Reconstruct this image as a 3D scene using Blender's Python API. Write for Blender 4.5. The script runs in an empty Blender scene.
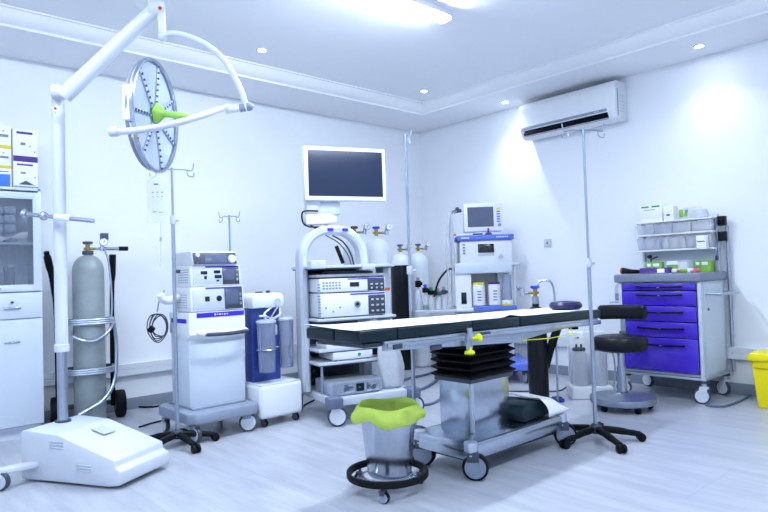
import bpy, bmesh, math, random
from mathutils import Vector, Matrix
random.seed(7)
SC = bpy.context.scene
COL = SC.collection
PI = math.pi
R = math.radians
# ---------------------------------------------------------------- camera
CH = 1.1
F = 616.92
YAW, PIT, ROL = 0.735274, 0.0300037, -0.0318243
XR, YB, H = 5.6745, 5.5210, 2.9107
HT = 3.01                       # raised tray ceiling
_f = Vector((math.sin(YAW), math.cos(YAW), 0)); _r = Vector((math.cos(YAW), -math.sin(YAW), 0)); _u = Vector((0, 0, 1))
_fw = math.cos(PIT) * _f + math.sin(PIT) * _u; _u2 = math.cos(PIT) * _u - math.sin(PIT) * _f
CR = math.cos(ROL) * _r + math.sin(ROL) * _u2; CU = math.cos(ROL) * _u2 - math.sin(ROL) * _r; CF = _fw
cam_d = bpy.data.cameras.new('camera'); cam = bpy.data.objects.new('camera', cam_d); COL.objects.link(cam)
cam_d.sensor_width = 36; cam_d.lens = F / 768 * 36; cam_d.clip_start = .05; cam_d.clip_end = 60
m = Matrix((CR, CU, -CF)).transposed().to_4x4(); m.translation = (0, 0, CH); cam.matrix_world = m
SC.camera = cam

def ray(px, py): return CR * ((px - 384) / F) - CU * ((py - 256) / F) + CF
def FL(px, py, z=0.):
    d = ray(px, py); t = (z - CH) / d.z; return Vector((d.x * t, d.y * t, z))
def AT(px, py, dep): return ray(px, py) * dep + Vector((0, 0, CH))
def ONX(px, py, X):
    d = ray(px, py); return d * (X / d.x) + Vector((0, 0, CH))
def ONY(px, py, Y):
    d = ray(px, py); return d * (Y / d.y) + Vector((0, 0, CH))

# ---------------------------------------------------------------- materials
def lin(h):
    h = h.lstrip('#'); o = []
    for i in (0, 2, 4):
        c = int(h[i:i + 2], 16) / 255
        o.append(c / 12.92 if c <= .04045 else ((c + .055) / 1.055) ** 2.4)
    return o
MATS = {}
def mat(name, col, rough=.5, metal=0., var=.04, scale=30., bump=0., alpha=1., trans=0., spec=.5, emit=None, es=0., stretch=None, coat=0.):
    if name in MATS: return MATS[name]
    mt = bpy.data.materials.new(name); mt.use_nodes = True; MATS[name] = mt
    nt = mt.node_tree; b = nt.nodes['Principled BSDF']
    c = lin(col) if isinstance(col, str) else col
    tc = nt.nodes.new('ShaderNodeTexCoord'); mp = nt.nodes.new('ShaderNodeMapping'); no = nt.nodes.new('ShaderNodeTexNoise')
    nt.links.new(tc.outputs['Object'], mp.inputs['Vector']); nt.links.new(mp.outputs['Vector'], no.inputs['Vector'])
    if stretch: mp.inputs['Scale'].default_value = stretch
    no.inputs['Scale'].default_value = scale; no.inputs['Detail'].default_value = 3
    rp = nt.nodes.new('ShaderNodeValToRGB'); nt.links.new(no.outputs['Fac'], rp.inputs['Fac'])
    rp.color_ramp.elements[0].position = .3; rp.color_ramp.elements[1].position = .7
    rp.color_ramp.elements[0].color = [max(0, x * (1 - var)) for x in c] + [1]
    rp.color_ramp.elements[1].color = [min(1, x * (1 + var)) for x in c] + [1]
    nt.links.new(rp.outputs['Color'], b.inputs['Base Color'])
    b.inputs['Roughness'].default_value = rough; b.inputs['Metallic'].default_value = metal
    b.inputs['Alpha'].default_value = alpha; b.inputs['Transmission Weight'].default_value = trans
    b.inputs['Specular IOR Level'].default_value = spec; b.inputs['Coat Weight'].default_value = coat
    if emit:
        b.inputs['Emission Color'].default_value = lin(emit) + [1]; b.inputs['Emission Strength'].default_value = es
    if bump:
        bp = nt.nodes.new('ShaderNodeBump'); bp.inputs['Strength'].default_value = bump; bp.inputs['Distance'].default_value = .01
        nt.links.new(no.outputs['Fac'], bp.inputs['Height']); nt.links.new(bp.outputs['Normal'], b.inputs['Normal'])
    return mt
WALL = mat('wall_paint', '#eef2f8', .55, var=.012, scale=3)
CEIL = mat('ceiling_paint', '#f5f7fb', .7, var=.01, scale=2)
CORN = mat('cornice_plaster', '#eef0f4', .6, var=.01, scale=4)
TRUNK = mat('trunking_plastic', '#dfe4ec', .4, var=.01, scale=8)
SKIRT = mat('skirting_vinyl', '#7e8796', .45, var=.05, scale=9)
WHITE = mat('white_plastic', '#e6eaf0', .35, var=.015, scale=12)
WHITEM = mat('white_enamel', '#d2d9e3', .3, var=.02, scale=9)
CAB = mat('cabinet_enamel', '#cdd8e6', .35, var=.02, scale=5)
PALE = mat('pale_grey_plastic', '#c3ccd8', .4, var=.03, scale=14)
GREYP = mat('grey_plastic', '#8c97aa', .45, var=.04, scale=14)
GREYD = mat('dark_grey_plastic', '#3c4453', .45, var=.06, scale=14)
BLACK = mat('black_rubber', '#06090f', .5, var=.15, scale=20, spec=.18)
BLACKS = mat('black_vinyl', '#070c14', .4, var=.15, scale=9, spec=.3)
PAD = mat('dark_green_vinyl', '#07202a', .4, spec=.35, var=.15, scale=6, bump=.05)
STEEL = mat('brushed_steel', '#b2bac6', .22, 1., .08, 40, stretch=(1, 1, 12))
STEELS = mat('satin_steel', '#b9c2cf', .2, 1., .06, 30)
CHROME = mat('chrome', '#c9d0da', .12, 1., .02, 10)
POLE = mat('pole_steel', '#a9b4c4', .3, .85, .04, 30)
ALU = mat('aluminium', '#b9c3d2', .38, .7, .05, 22)
BRASS = mat('brass', '#a98f52', .35, .9, .1, 30)
PURP = mat('purple_trim', '#3b2bc0', .4, var=.04, scale=20)
BLUE = mat('blue_valve', '#2446c8', .4, var=.05, scale=20)
BLUEST = mat('blue_stripe', '#5c76d6', .4, var=.03, scale=20)
DRAWER = mat('violet_blue_drawer', '#3f24bd', .22, var=.03, scale=6, coat=.3)
NAVY = mat('navy_panel', '#2a4292', .35, var=.06, scale=9)
SCREEN = mat('screen_glass', '#1b2740', .12, var=.03, scale=5)
SCREENG = mat('grey_screen', '#59627c', .15, var=.06, scale=9)
SCREEND = mat('dark_screen', '#141c28', .12, var=.1, scale=9)
LIME = mat('lime_plastic', '#a8e260', .4, var=.06, scale=20)
YELLOW = mat('yellow_plastic', '#f2e000', .35, var=.03, scale=9)
YKNOB = mat('yellow_knob', '#e8ee10', .4, var=.03, scale=20)
SHEET = mat('white_sheet', '#f7f9fc', .8, var=.01, scale=30, bump=.1)
CYLG = mat('worn_grey_paint', '#98a3a6', .42, .15, .14, 7, bump=.05)
CYLW = mat('white_cylinder_paint', '#dfe5ee', .35, var=.03, scale=7)
CYLB = mat('black_cylinder_paint', '#070b14', .32, spec=.35, var=.2, scale=7)
PAPER = mat('paper_white', '#f0f2f6', .7, var=.015, scale=20)
CARDV = mat('violet_print', '#4a2d84', .6, var=.06, scale=20)
CARDY = mat('yellow_print', '#d8c92e', .6, var=.05, scale=20)
CARDB = mat('blue_print', '#3f77dc', .6, var=.2, scale=12)
CARDG = mat('green_print', '#86b84c', .6, var=.25, scale=14)
GREEN = mat('green_print_dark', '#1f8f6a', .6, var=.05, scale=20)
GREENL = mat('green_button', '#10a060', .4, var=.05, scale=20)
RED = mat('red_plastic', '#c23a34', .4, var=.05, scale=20)
PINK = mat('pink_plastic', '#f0607c', .45, var=.05, scale=20)
ORANGE = mat('orange_plastic', '#e2622a', .5, var=.05, scale=20)
DONUT = mat('purple_gel', '#1d1a52', .35, var=.1, scale=12)
WORN = mat('grey_wheel', '#7f8aa0', .5, var=.05, scale=20)
WHEELW = mat('white_wheel', '#dfe4ec', .4, var=.03, scale=20)
HOSE = mat('grey_blue_hose', '#5d6b86', .45, var=.06, scale=20)
INK = mat('grey_ink', '#77809a', .6, var=.05, scale=20)
FOLD = mat('folded_grey_linen', '#a4adc4', .85, var=.3, scale=26, bump=.3)
SILVER = mat('silver_foil', '#a8b0bc', .45, .4, .25, 16, bump=.5)
VENTD = mat('dark_vent', '#0a101c', .8, var=.1, scale=10, spec=.1)

def clear(name, col, rough=.05, op=.25, blend=True):
    """thin see-through plastic: a mix of glossy/diffuse film and plain transparency"""
    if name in MATS: return MATS[name]
    mt = bpy.data.materials.new(name); mt.use_nodes = True; MATS[name] = mt
    nt = mt.node_tree; b = nt.nodes['Principled BSDF']; out = nt.nodes['Material Output']
    b.inputs['Base Color'].default_value = lin(col) + [1]; b.inputs['Roughness'].default_value = rough
    t = nt.nodes.new('ShaderNodeBsdfTransparent'); mx = nt.nodes.new('ShaderNodeMixShader')
    fr = nt.nodes.new('ShaderNodeFresnel'); no = nt.nodes.new('ShaderNodeTexNoise'); no.inputs['Scale'].default_value = 14
    a1 = nt.nodes.new('ShaderNodeMath'); a1.operation = 'MULTIPLY_ADD'; a1.use_clamp = True
    nt.links.new(no.outputs['Fac'], a1.inputs[0]); a1.inputs[1].default_value = .15; a1.inputs[2].default_value = op - .07
    a2 = nt.nodes.new('ShaderNodeMath'); a2.operation = 'ADD'; a2.use_clamp = True
    nt.links.new(a1.outputs[0], a2.inputs[0]); nt.links.new(fr.outputs[0], a2.inputs[1])
    nt.links.new(a2.outputs[0], mx.inputs[0]); nt.links.new(t.outputs[0], mx.inputs[1]); nt.links.new(b.outputs[0], mx.inputs[2])
    nt.links.new(mx.outputs[0], out.inputs['Surface'])
    return mt
CLEAR = clear('clear_plastic', '#eef3fc', .15, .2)
def frosted(name, col, tr=.4):
    mt = bpy.data.materials.new(name); mt.use_nodes = True; MATS[name] = mt
    nt = mt.node_tree; out = nt.nodes['Material Output']; b = nt.nodes['Principled BSDF']
    no = nt.nodes.new('ShaderNodeTexNoise'); no.inputs['Scale'].default_value = 18
    rp = nt.nodes.new('ShaderNodeValToRGB'); c = lin(col); rp.color_ramp.elements[0].color = [x * .93 for x in c] + [1]; rp.color_ramp.elements[1].color = c + [1]
    nt.links.new(no.outputs['Fac'], rp.inputs[0]); nt.links.new(rp.outputs[0], b.inputs['Base Color']); b.inputs['Roughness'].default_value = .25
    tl = nt.nodes.new('ShaderNodeBsdfTranslucent'); nt.links.new(rp.outputs[0], tl.inputs[0])
    t = nt.nodes.new('ShaderNodeBsdfTransparent')
    m1 = nt.nodes.new('ShaderNodeMixShader'); m1.inputs[0].default_value = .5; nt.links.new(b.outputs[0], m1.inputs[1]); nt.links.new(tl.outputs[0], m1.inputs[2])
    m2 = nt.nodes.new('ShaderNodeMixShader'); m2.inputs[0].default_value = tr; nt.links.new(m1.outputs[0], m2.inputs[1]); nt.links.new(t.outputs[0], m2.inputs[2])
    nt.links.new(m2.outputs[0], out.inputs['Surface']); return mt
FROST = frosted('frosted_bin_plastic', '#f4f7fe', .7)
CLEARB = clear('bluish_clear_plastic', '#b4c1e0', .08, .3)
GLASS = clear('cabinet_glass', '#a9b8cc', .03, .12)
FILM = clear('plastic_film', '#eef3fb', .25, .5)
BAGF = clear('milky_plastic', '#eaf1fa', .3, .55)
LEDM = mat('led_lens', '#4a5a92', .3, var=.05, scale=20)
LINER = None
def liner_mat():
    mt = bpy.data.materials.new('lime_film'); mt.use_nodes = True
    nt = mt.node_tree; out = nt.nodes['Material Output']; b = nt.nodes['Principled BSDF']
    no = nt.nodes.new('ShaderNodeTexNoise'); no.inputs['Scale'].default_value = 22
    rp = nt.nodes.new('ShaderNodeValToRGB'); rp.color_ramp.elements[0].color = lin('#ecff6a') + [1]; rp.color_ramp.elements[1].color = lin('#fbffb4') + [1]
    nt.links.new(no.outputs['Fac'], rp.inputs[0]); nt.links.new(rp.outputs[0], b.inputs['Base Color']); b.inputs['Roughness'].default_value = .4
    tr = nt.nodes.new('ShaderNodeBsdfTranslucent'); nt.links.new(rp.outputs[0], tr.inputs['Color'])
    bp = nt.nodes.new('ShaderNodeBump'); bp.inputs['Strength'].default_value = .25; bp.inputs['Distance'].default_value = .008
    nt.links.new(no.outputs['Fac'], bp.inputs['Height']); nt.links.new(bp.outputs[0], b.inputs['Normal'])
    t = nt.nodes.new('ShaderNodeBsdfTransparent'); t.inputs['Color'].default_value = lin('#d4f568') + [1]
    m1 = nt.nodes.new('ShaderNodeMixShader'); m1.inputs[0].default_value = .55; nt.links.new(b.outputs[0], m1.inputs[1]); nt.links.new(tr.outputs[0], m1.inputs[2])
    m2 = nt.nodes.new('ShaderNodeMixShader'); m2.inputs[0].default_value = .22; nt.links.new(m1.outputs[0], m2.inputs[1]); nt.links.new(t.outputs[0], m2.inputs[2])
    nt.links.new(m2.outputs[0], out.inputs['Surface']); return mt
LINER = liner_mat()
def floor_mat():
    mt = bpy.data.materials.new('vinyl_floor'); mt.use_nodes = True
    nt = mt.node_tree; b = nt.nodes['Principled BSDF']
    tc = nt.nodes.new('ShaderNodeTexCoord')
    mp = nt.nodes.new('ShaderNodeMapping'); mp.inputs['Scale'].default_value = (9, 1.1, 1); mp.inputs['Rotation'].default_value = (0, 0, R(0))
    nt.links.new(tc.outputs['Object'], mp.inputs[0])
    n1 = nt.nodes.new('ShaderNodeTexNoise'); n1.inputs['Scale'].default_value = 1.6; n1.inputs['Detail'].default_value = 5; n1.inputs['Roughness'].default_value = .6
    nt.links.new(mp.outputs[0], n1.inputs['Vector'])
    rp = nt.nodes.new('ShaderNodeValToRGB'); rp.color_ramp.elements[0].position = .3; rp.color_ramp.elements[1].position = .72
    rp.color_ramp.elements[0].color = lin('#a6abb8') + [1]; rp.color_ramp.elements[1].color = lin('#c2c6d0') + [1]
    nt.links.new(n1.outputs['Fac'], rp.inputs[0])
    # welded sheet seams, one every 1.2 m
    br = nt.nodes.new('ShaderNodeTexBrick'); br.offset = .5; br.inputs['Scale'].default_value = 1
    br.inputs['Brick Width'].default_value = 1.25; br.inputs['Row Height'].default_value = .6; br.inputs['Mortar Size'].default_value = .0028
    br.inputs['Mortar Smooth'].default_value = .3
    br.inputs['Color1'].default_value = (1, 1, 1, 1); br.inputs['Color2'].default_value = (.95, .95, .96, 1); br.inputs['Mortar'].default_value = (.78, .8, .84, 1)
    mb = nt.nodes.new('ShaderNodeMapping'); mb.inputs['Rotation'].default_value = (0, 0, R(90)); nt.links.new(tc.outputs['Object'], mb.inputs[0]); nt.links.new(mb.outputs[0], br.inputs['Vector'])
    mx = nt.nodes.new('ShaderNodeMix'); mx.data_type = 'RGBA'; mx.blend_type = 'MULTIPLY'; mx.inputs['Factor'].default_value = 1
    nt.links.new(rp.outputs[0], mx.inputs['A']); nt.links.new(br.outputs['Color'], mx.inputs['B'])
    nt.links.new(mx.outputs['Result'], b.inputs['Base Color'])
    b.inputs['Roughness'].default_value = .33; b.inputs['Specular IOR Level'].default_value = .45
    return mt
FLOOR = floor_mat()

# ---------------------------------------------------------------- mesh builder
class M:
    def __init__(s): s.v = []; s.f = []; s.mi = []; s.mats = []; s.cur = 0
    def m(s, mt):
        if mt not in s.mats: s.mats.append(mt)
        s.cur = s.mats.index(mt); return s
    def take(s, bm, mx=None):
        o = len(s.v); bm.verts.index_update()
        for v in bm.verts: s.v.append(tuple(mx @ v.co) if mx else tuple(v.co))
        for f in bm.faces: s.f.append([o + v.index for v in f.verts]); s.mi.append(s.cur)
        bm.free(); return s
    def box(s, c, d, bev=0., rot=None, seg=2, taper=None):
        bm = bmesh.new(); bmesh.ops.create_cube(bm, size=1)
        for v in bm.verts:
            if taper and v.co.z > 0: v.co.x *= taper[0]; v.co.y *= taper[1]
            v.co = Vector((v.co.x * d[0], v.co.y * d[1], v.co.z * d[2]))
        if bev: bmesh.ops.bevel(bm, geom=bm.edges[:], offset=bev, segments=seg, profile=.5, affect='EDGES', clamp_overlap=True)
        mx = Matrix.Translation(c)
        if rot: mx = mx @ (Matrix.Rotation(rot[2], 4, 'Z') @ Matrix.Rotation(rot[1], 4, 'Y') @ Matrix.Rotation(rot[0], 4, 'X'))
        return s.take(bm, mx)
    def bb(s, x0, x1, y0, y1, z0, z1, bev=0., seg=2):
        return s.box(((x0 + x1) / 2, (y0 + y1) / 2, (z0 + z1) / 2), (abs(x1 - x0), abs(y1 - y0), abs(z1 - z0)), bev, None, seg)
    def cyl(s, a, b, r, r2=None, n=20, bev=0.):
        a = Vector(a); b = Vector(b); d = b - a; L = d.length
        bm = bmesh.new(); bmesh.ops.create_cone(bm, cap_ends=True, segments=n, radius1=r, radius2=r if r2 is None else r2, depth=L)
        if bev:
            es = [e for e in bm.edges if len(e.link_faces) == 2 and abs(e.verts[0].co.z - e.verts[1].co.z) < 1e-6]
            bmesh.ops.bevel(bm, geom=es, offset=bev, segments=2, profile=.5, affect='EDGES', clamp_overlap=True)
        q = Vector((0, 0, 1)).rotation_difference(d.normalized()).to_matrix().to_4x4()
        return s.take(bm, Matrix.Translation((a + b) / 2) @ q)
    def sph(s, c, r, sc=(1, 1, 1), n=16):
        bm = bmesh.new(); bmesh.ops.create_uvsphere(bm, u_segments=n, v_segments=max(6, n // 2), radius=r)
        return s.take(bm, Matrix.Translation(c) @ Matrix.Diagonal((*sc, 1)))
    def tube(s, pts, r, n=10, smooth=True, closed=False, k=5):
        P = [Vector(p) for p in pts]
        if smooth and len(P) > 2:
            Q = []; N = len(P)
            rng = range(N) if closed else range(N - 1)
            for i in rng:
                p0 = P[(i - 1) % N] if closed or i > 0 else P[0] * 2 - P[1]; p1 = P[i]; p2 = P[(i + 1) % N]
                p3 = P[(i + 2) % N] if closed or i + 2 < N else P[-1] * 2 - P[-2]
                for j in range(k):
                    t = j / k
                    Q.append(.5 * ((2 * p1) + (p2 - p0) * t + (2 * p0 - 5 * p1 + 4 * p2 - p3) * t * t + (3 * p1 - p0 - 3 * p2 + p3) * t ** 3))
            if not closed: Q.append(P[-1])
            P = Q
        N = len(P); o = len(s.v); up = None
        for i in range(N):
            a = P[(i - 1) % N] if closed or i > 0 else P[i]; b = P[(i + 1) % N] if closed or i < N - 1 else P[i]
            t = (b - a)
            if t.length < 1e-9: t = Vector((0, 0, 1))
            t.normalize()
            if up is None: up = t.orthogonal().normalized()
            else:
                up = up - t * up.dot(t); up = up.normalized() if up.length > 1e-6 else t.orthogonal().normalized()
            w = t.cross(up); rr = r[i * len(r) // N] if isinstance(r, (list, tuple)) else r
            for j in range(n):
                an = 2 * PI * j / n; s.v.append(tuple(P[i] + (up * math.cos(an) + w * math.sin(an)) * rr))
        for i in range(N if closed else N - 1):
            for j in range(n):
                a = o + i * n + j; b = o + i * n + (j + 1) % n; i2 = (i + 1) % N
                s.f.append([a, b, o + i2 * n + (j + 1) % n, o + i2 * n + j]); s.mi.append(s.cur)
        if not closed:
            s.f.append([o + j for j in range(n)][::-1]); s.mi.append(s.cur)
            s.f.append([o + (N - 1) * n + j for j in range(n)]); s.mi.append(s.cur)
        return s
    def lathe(s, prof, c=(0, 0, 0), n=28, axis=None, wob=None):
        """prof: list of (r, z); axis: direction of +z"""
        o = len(s.v); q = Matrix.Identity(3) if axis is None else Vector((0, 0, 1)).rotation_difference(Vector(axis).normalized()).to_matrix()
        c = Vector(c); rings = []
        for (r, z) in prof:
            if r < 1e-6: rings.append([len(s.v)]); s.v.append(tuple(c + q @ Vector((0, 0, z))))
            else:
                ids = []
                for j in range(n):
                    an = 2 * PI * j / n; rr = r * (wob(an, z) if wob else 1)
                    ids.append(len(s.v)); s.v.append(tuple(c + q @ Vector((rr * math.cos(an), rr * math.sin(an), z))))
                rings.append(ids)
        for a, b in zip(rings[:-1], rings[1:]):
            for j in range(n):
                j2 = (j + 1) % n
                if len(a) == 1 and len(b) == 1: continue
                if len(a) == 1: fc = [a[0], b[j2], b[j]][::-1]
                elif len(b) == 1: fc = [a[j], a[j2], b[0]]
                else: fc = [a[j], a[j2], b[j2], b[j]]
                s.f.append(fc); s.mi.append(s.cur)
        return s
    def prism(s, poly, axis, a, b, bev=0.):
        """2D polygon extruded along an axis: 'x' -> poly (y,z); 'y' -> poly (x,z); 'z' -> poly (x,y)"""
        bm = bmesh.new()
        def P(p, t): return {'x': (t, p[0], p[1]), 'y': (p[0], t, p[1]), 'z': (p[0], p[1], t)}[axis]
        va = [bm.verts.new(P(p, a)) for p in poly]; vb = [bm.verts.new(P(p, b)) for p in poly]
        bm.faces.new(va); bm.faces.new(vb[::-1])
        for i in range(len(poly)):
            j = (i + 1) % len(poly); bm.faces.new([va[i], vb[i], vb[j], va[j]])
        bmesh.ops.recalc_face_normals(bm, faces=bm.faces[:])
        if bev: bmesh.ops.bevel(bm, geom=bm.edges[:], offset=bev, segments=2, profile=.5, affect='EDGES', clamp_overlap=True)
        return s.take(bm)
    def grid(s, fn, nu, nv, closed_u=False):
        o = len(s.v)
        for i in range(nu + (0 if closed_u else 1)):
            for j in range(nv + 1): s.v.append(tuple(fn(i / nu, j / nv)))
        for i in range(nu):
            i2 = (i + 1) % nu if closed_u else i + 1
            for j in range(nv):
                s.f.append([o + i * (nv + 1) + j, o + i2 * (nv + 1) + j, o + i2 * (nv + 1) + j + 1, o + i * (nv + 1) + j + 1]); s.mi.append(s.cur)
        return s
    def torus(s, c, R_, r, axis=(0, 0, 1), n=32, k=10):
        q = Vector((0, 0, 1)).rotation_difference(Vector(axis).normalized()).to_matrix()
        return s.tube([Vector(c) + q @ Vector((R_ * math.cos(2 * PI * i / n), R_ * math.sin(2 * PI * i / n), 0)) for i in range(n)], r, k, False, True)
    def build(s, name, parent=None, sharp=35, label=None, solid=0.):
        me = bpy.data.meshes.new(name); me.from_pydata(s.v, [], s.f)
        for mt in s.mats: me.materials.append(mt)
        for p, i in zip(me.polygons, s.mi): p.material_index = i; p.use_smooth = True
        bm = bmesh.new(); bm.from_mesh(me); bmesh.ops.recalc_face_normals(bm, faces=bm.faces[:]); bm.to_mesh(me); bm.free()
        me.set_sharp_from_angle(angle=R(sharp)); me.update()
        o = bpy.data.objects.new(name, me); COL.objects.link(o)
        if parent: o.parent = parent
        if label: o['label'] = label
        if solid:
            sm = o.modifiers.new('thickness', 'SOLIDIFY'); sm.thickness = solid; sm.offset = 0
        return o
def B(mt): return M().m(mt)
def thing(name, label, cat, loc=(0, 0, 0), rz=0., group=None):
    o = bpy.data.objects.new(name, None); COL.objects.link(o); o.empty_display_size = .1
    o.location = loc; o.rotation_euler = (0, 0, rz); o['label'] = label; o['category'] = cat
    if group: o['group'] = group
    return o
def tag(o, label, cat, group=None, loc=None, rz=None):
    o['label'] = label; o['category'] = cat
    if group: o['group'] = group
    if loc is not None: o.location = loc
    if rz is not None: o.rotation_euler = (0, 0, rz)
    return o
def struct(o): o['kind'] = 'structure'; return o
def dup(root, loc, rz=None, label=None):
    r = root.copy(); COL.objects.link(r); r.location = loc
    if rz is not None: r.rotation_euler = (0, 0, rz)
    if label: r['label'] = label
    for ch in list(root.children):
        c = ch.copy(); COL.objects.link(c); c.parent = r
        for g in ch.children:
            d = g.copy(); COL.objects.link(d); d.parent = c
    return r
def text(name, body, size, loc, rot, mt, parent, depth=.0006, align='CENTER'):
    cu = bpy.data.curves.new(name, 'FONT'); cu.body = body; cu.size = size; cu.align_x = align; cu.align_y = 'CENTER'; cu.extrude = depth
    t = bpy.data.objects.new(name, cu); COL.objects.link(t)
    me = bpy.data.meshes.new_from_object(t.evaluated_get(bpy.context.evaluated_depsgraph_get()))
    bpy.data.objects.remove(t); bpy.data.curves.remove(cu)
    me.materials.clear(); me.materials.append(mt)
    o = bpy.data.objects.new(name, me); COL.objects.link(o); o.location = loc; o.rotation_euler = rot; o.parent = parent
    return o
FRONT = (PI / 2, 0, 0)         # lettering that reads from the local -y side

def caster(parent, x, y, r, w, zf, wheel_m=BLACK, hub_m=WORN, fork_m=PALE, ang=0., tall=None):
    """swivel caster: fork + stem (part), wheel (sub-part). zf = height where it meets the frame"""
    f = B(fork_m); ca, sa = math.cos(ang), math.sin(ang)
    tr = .3 * r; cx, cy = x + ca * tr, y + sa * tr
    f.cyl((x, y, min(r * 1.9, zf - .005)), (x, y, zf), r * .28, n=12)
    for sgn in (-1, 1):
        ox, oy = -sa * sgn * (w / 2 + .006), ca * sgn * (w / 2 + .006)
        f.box((cx + ox - ca * tr * .5, cy + oy - sa * tr * .5, r * 1.72), (r * .9, .006, r * .6), .002, (0, 0, ang))
    f.box((x, y, r * 2.05), (r * 1.1, w + .02, r * .25), .004, (0, 0, ang))
    fo = f.build('caster', parent)
    wv = B(wheel_m); ax = Vector((-sa, ca, 0)); c = Vector((cx, cy, r))
    wv.cyl(c - ax * w / 2, c + ax * w / 2, r, n=28, bev=.006)
    wv.m(hub_m)
    for sgn in (-1, 1): wv.cyl(c + ax * sgn * (w / 2 - .002), c + ax * sgn * (w / 2 + .004), r * .8, n=24)
    wv.build('wheel', fo)
    return fo

# ================================================================ THE ROOM
X0, Y0 = -1.9, -2.2
T = .12
o = B(FLOOR).bb(X0 - T, XR + T, Y0 - T, YB + T, -.1, 0).build('floor'); struct(o)
struct(B(WALL).bb(X0 - T, XR + T, YB, YB + T, 0, HT + .1).build('wall_back'))
struct(B(WALL).bb(XR, XR + T, Y0, YB, 0, HT + .1).build('wall_right'))
struct(B(WALL).bb(X0 - T, X0, Y0, YB, 0, HT + .1).build('wall_left'))
struct(B(WALL).bb(X0 - T, XR + T, Y0 - T, Y0, 0, HT + .1).build('wall_front'))
struct(B(CEIL).bb(X0 - T, XR + T, Y0 - T, YB + T, HT, HT + .1).build('ceiling'))
# dropped soffit round the room with a stepped plaster cornice
SX, SY = 5.05, 4.86
sof = B(CEIL)
sof.bb(X0, XR, SY, YB, H, HT); sof.bb(SX, XR, Y0, SY, H, HT); sof.bb(X0, X0 + .62, Y0, SY, H, HT); sof.bb(X0 + .62, SX, Y0, Y0 + .62, H, HT)
struct(sof.build('trim_1'))
prof = [(0, -.012), (.012, -.012), (.018, .004), (.03, .010), (.05, .02), (.075, .045), (.095, .075), (.1, .086), (.118, .09), (.118, .0995), (0, .0995)]
c = B(CORN)
c.prism([(SY - a, H + b) for a, b in prof], 'x', X0 + .62, SX); struct(c.build('trim_2'))
c = B(CORN); c.prism([(SX - a, H + b) for a, b in prof], 'y', Y0 + .62, SY); struct(c.build('trim_3'))
# dado trunking: two-compartment plastic channel along both walls
def trunk(ax):
    t = B(TRUNK); d = .055
    pr = [(0, .298), (.05, .298), (d, .302), (d, .345), (d - .004, .348), (d - .004, .351), (d, .354), (d, .397), (.05, .402), (0, .402)]
    if ax == 'x': t.prism([(YB - a, z) for a, z in pr], 'x', X0, XR)
    else: t.prism([(XR - a, z) for a, z in pr], 'y', Y0, YB - .055)
    return t
struct(trunk('x').build('trim_4')); struct(trunk('y').build('trim_5'))
pr = [(0, 0), (.018, 0), (.014, .004), (.012, .09), (.008, .0955), (0, .0955)]
struct(B(SKIRT).prism([(YB - a, z) for a, z in pr], 'x', X0, XR).build('baseboard_back'))
struct(B(SKIRT).prism([(XR - a, z) for a, z in pr], 'y', Y0, YB - .02).build('baseboard_right'))

# ---------------------------------------------------------------- ceiling lights
TUBE = mat('fluorescent_diffuser', '#ffffff', .5, emit='#e2efff', es=60.)
FILL_TUBE = mat('added_fill_diffuser', '#ffffff', .5, emit='#e2efff', es=42.)  # weaker glow for the added fill battens
DOWN = mat('downlight_lens', '#ffffff', .5, emit='#eef4ff', es=40.)
def batten(x, y, label, tm=TUBE):
    t = thing('ceiling_light', label, 'ceiling light', (x, y, HT), 0)
    B(WHITEM).bb(-.64, .64, -.058, .058, -.046, 0, .006).build('housing', t)
    e = B(WHITE)
    for sg in (-1, 1): e.bb(sg * .615, sg * .64, -.056, .056, -.074, -.012, .006)
    e.build('end_cap', t)
    d = B(tm); d.prism([(-.046, -.0465), (-.046, -.055), (-.033, -.068), (0, -.074), (.033, -.068), (.046, -.055), (.046, -.0465)], 'x', -.614, .614)
    d.build('diffuser', t)
batten(2.76, 2.98, 'white fluorescent batten glowing on the raised ceiling over the operating table')
for (x, y, w) in ((2.76, .35, 'added fill batten, out of view on the raised ceiling nearest the front wall'), (.1, .35, 'added fill batten, out of view in the front left of the raised ceiling'), (.1, 2.98, 'added fill batten, out of view on the raised ceiling at the left side of the room')):
    batten(x, y, w, FILL_TUBE)  # unseen battens added to lift the light on walls and ceiling
def downlight(x, y, z, label, power=16, spot=R(112)):
    t = thing('downlight', label, 'downlight', (x, y, z), 0, 'recessed ceiling downlights')
    r = B(WHITEM); r.lathe([(.030, -.001), (.034, -.006), (.046, -.005), (.048, -.0005), (.048, 0)], n=24); r.build('trim_ring', t)
    B(DOWN).lathe([(0, -.0025), (.03, -.0025)], n=20).build('lens', t)
    ld = bpy.data.lights.new('downlight_lamp', 'SPOT'); ld.energy = power; ld.spot_size = spot; ld.spot_blend = 1.0; ld.shadow_soft_size = .03; ld.color = lin('#e6f1ff')
    lo = bpy.data.objects.new('downlight_lamp', ld); COL.objects.link(lo); lo.location = (0, 0, -.012); lo.parent = t
downlight(*FL(262, 50, HT), 'recessed downlight in the raised ceiling above the tall monitor tower', 12)
downlight(*FL(424, 91, HT), 'recessed downlight in the raised ceiling nearest the room corner', 12)
downlight(*FL(505, 102, H), 'recessed downlight in the lower soffit just left of the air conditioner', 15)
downlight(*FL(699, 46, H), 'recessed downlight in the lower soffit above the blue drawer trolley', 9)

# ================================================================ AIR CONDITIONER (on right wall)
t = thing('air_conditioner', 'white split air conditioner with a dark air outlet high on the right wall', 'air conditioner', (XR, 3.24, 2.472), -PI / 2)
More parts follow.
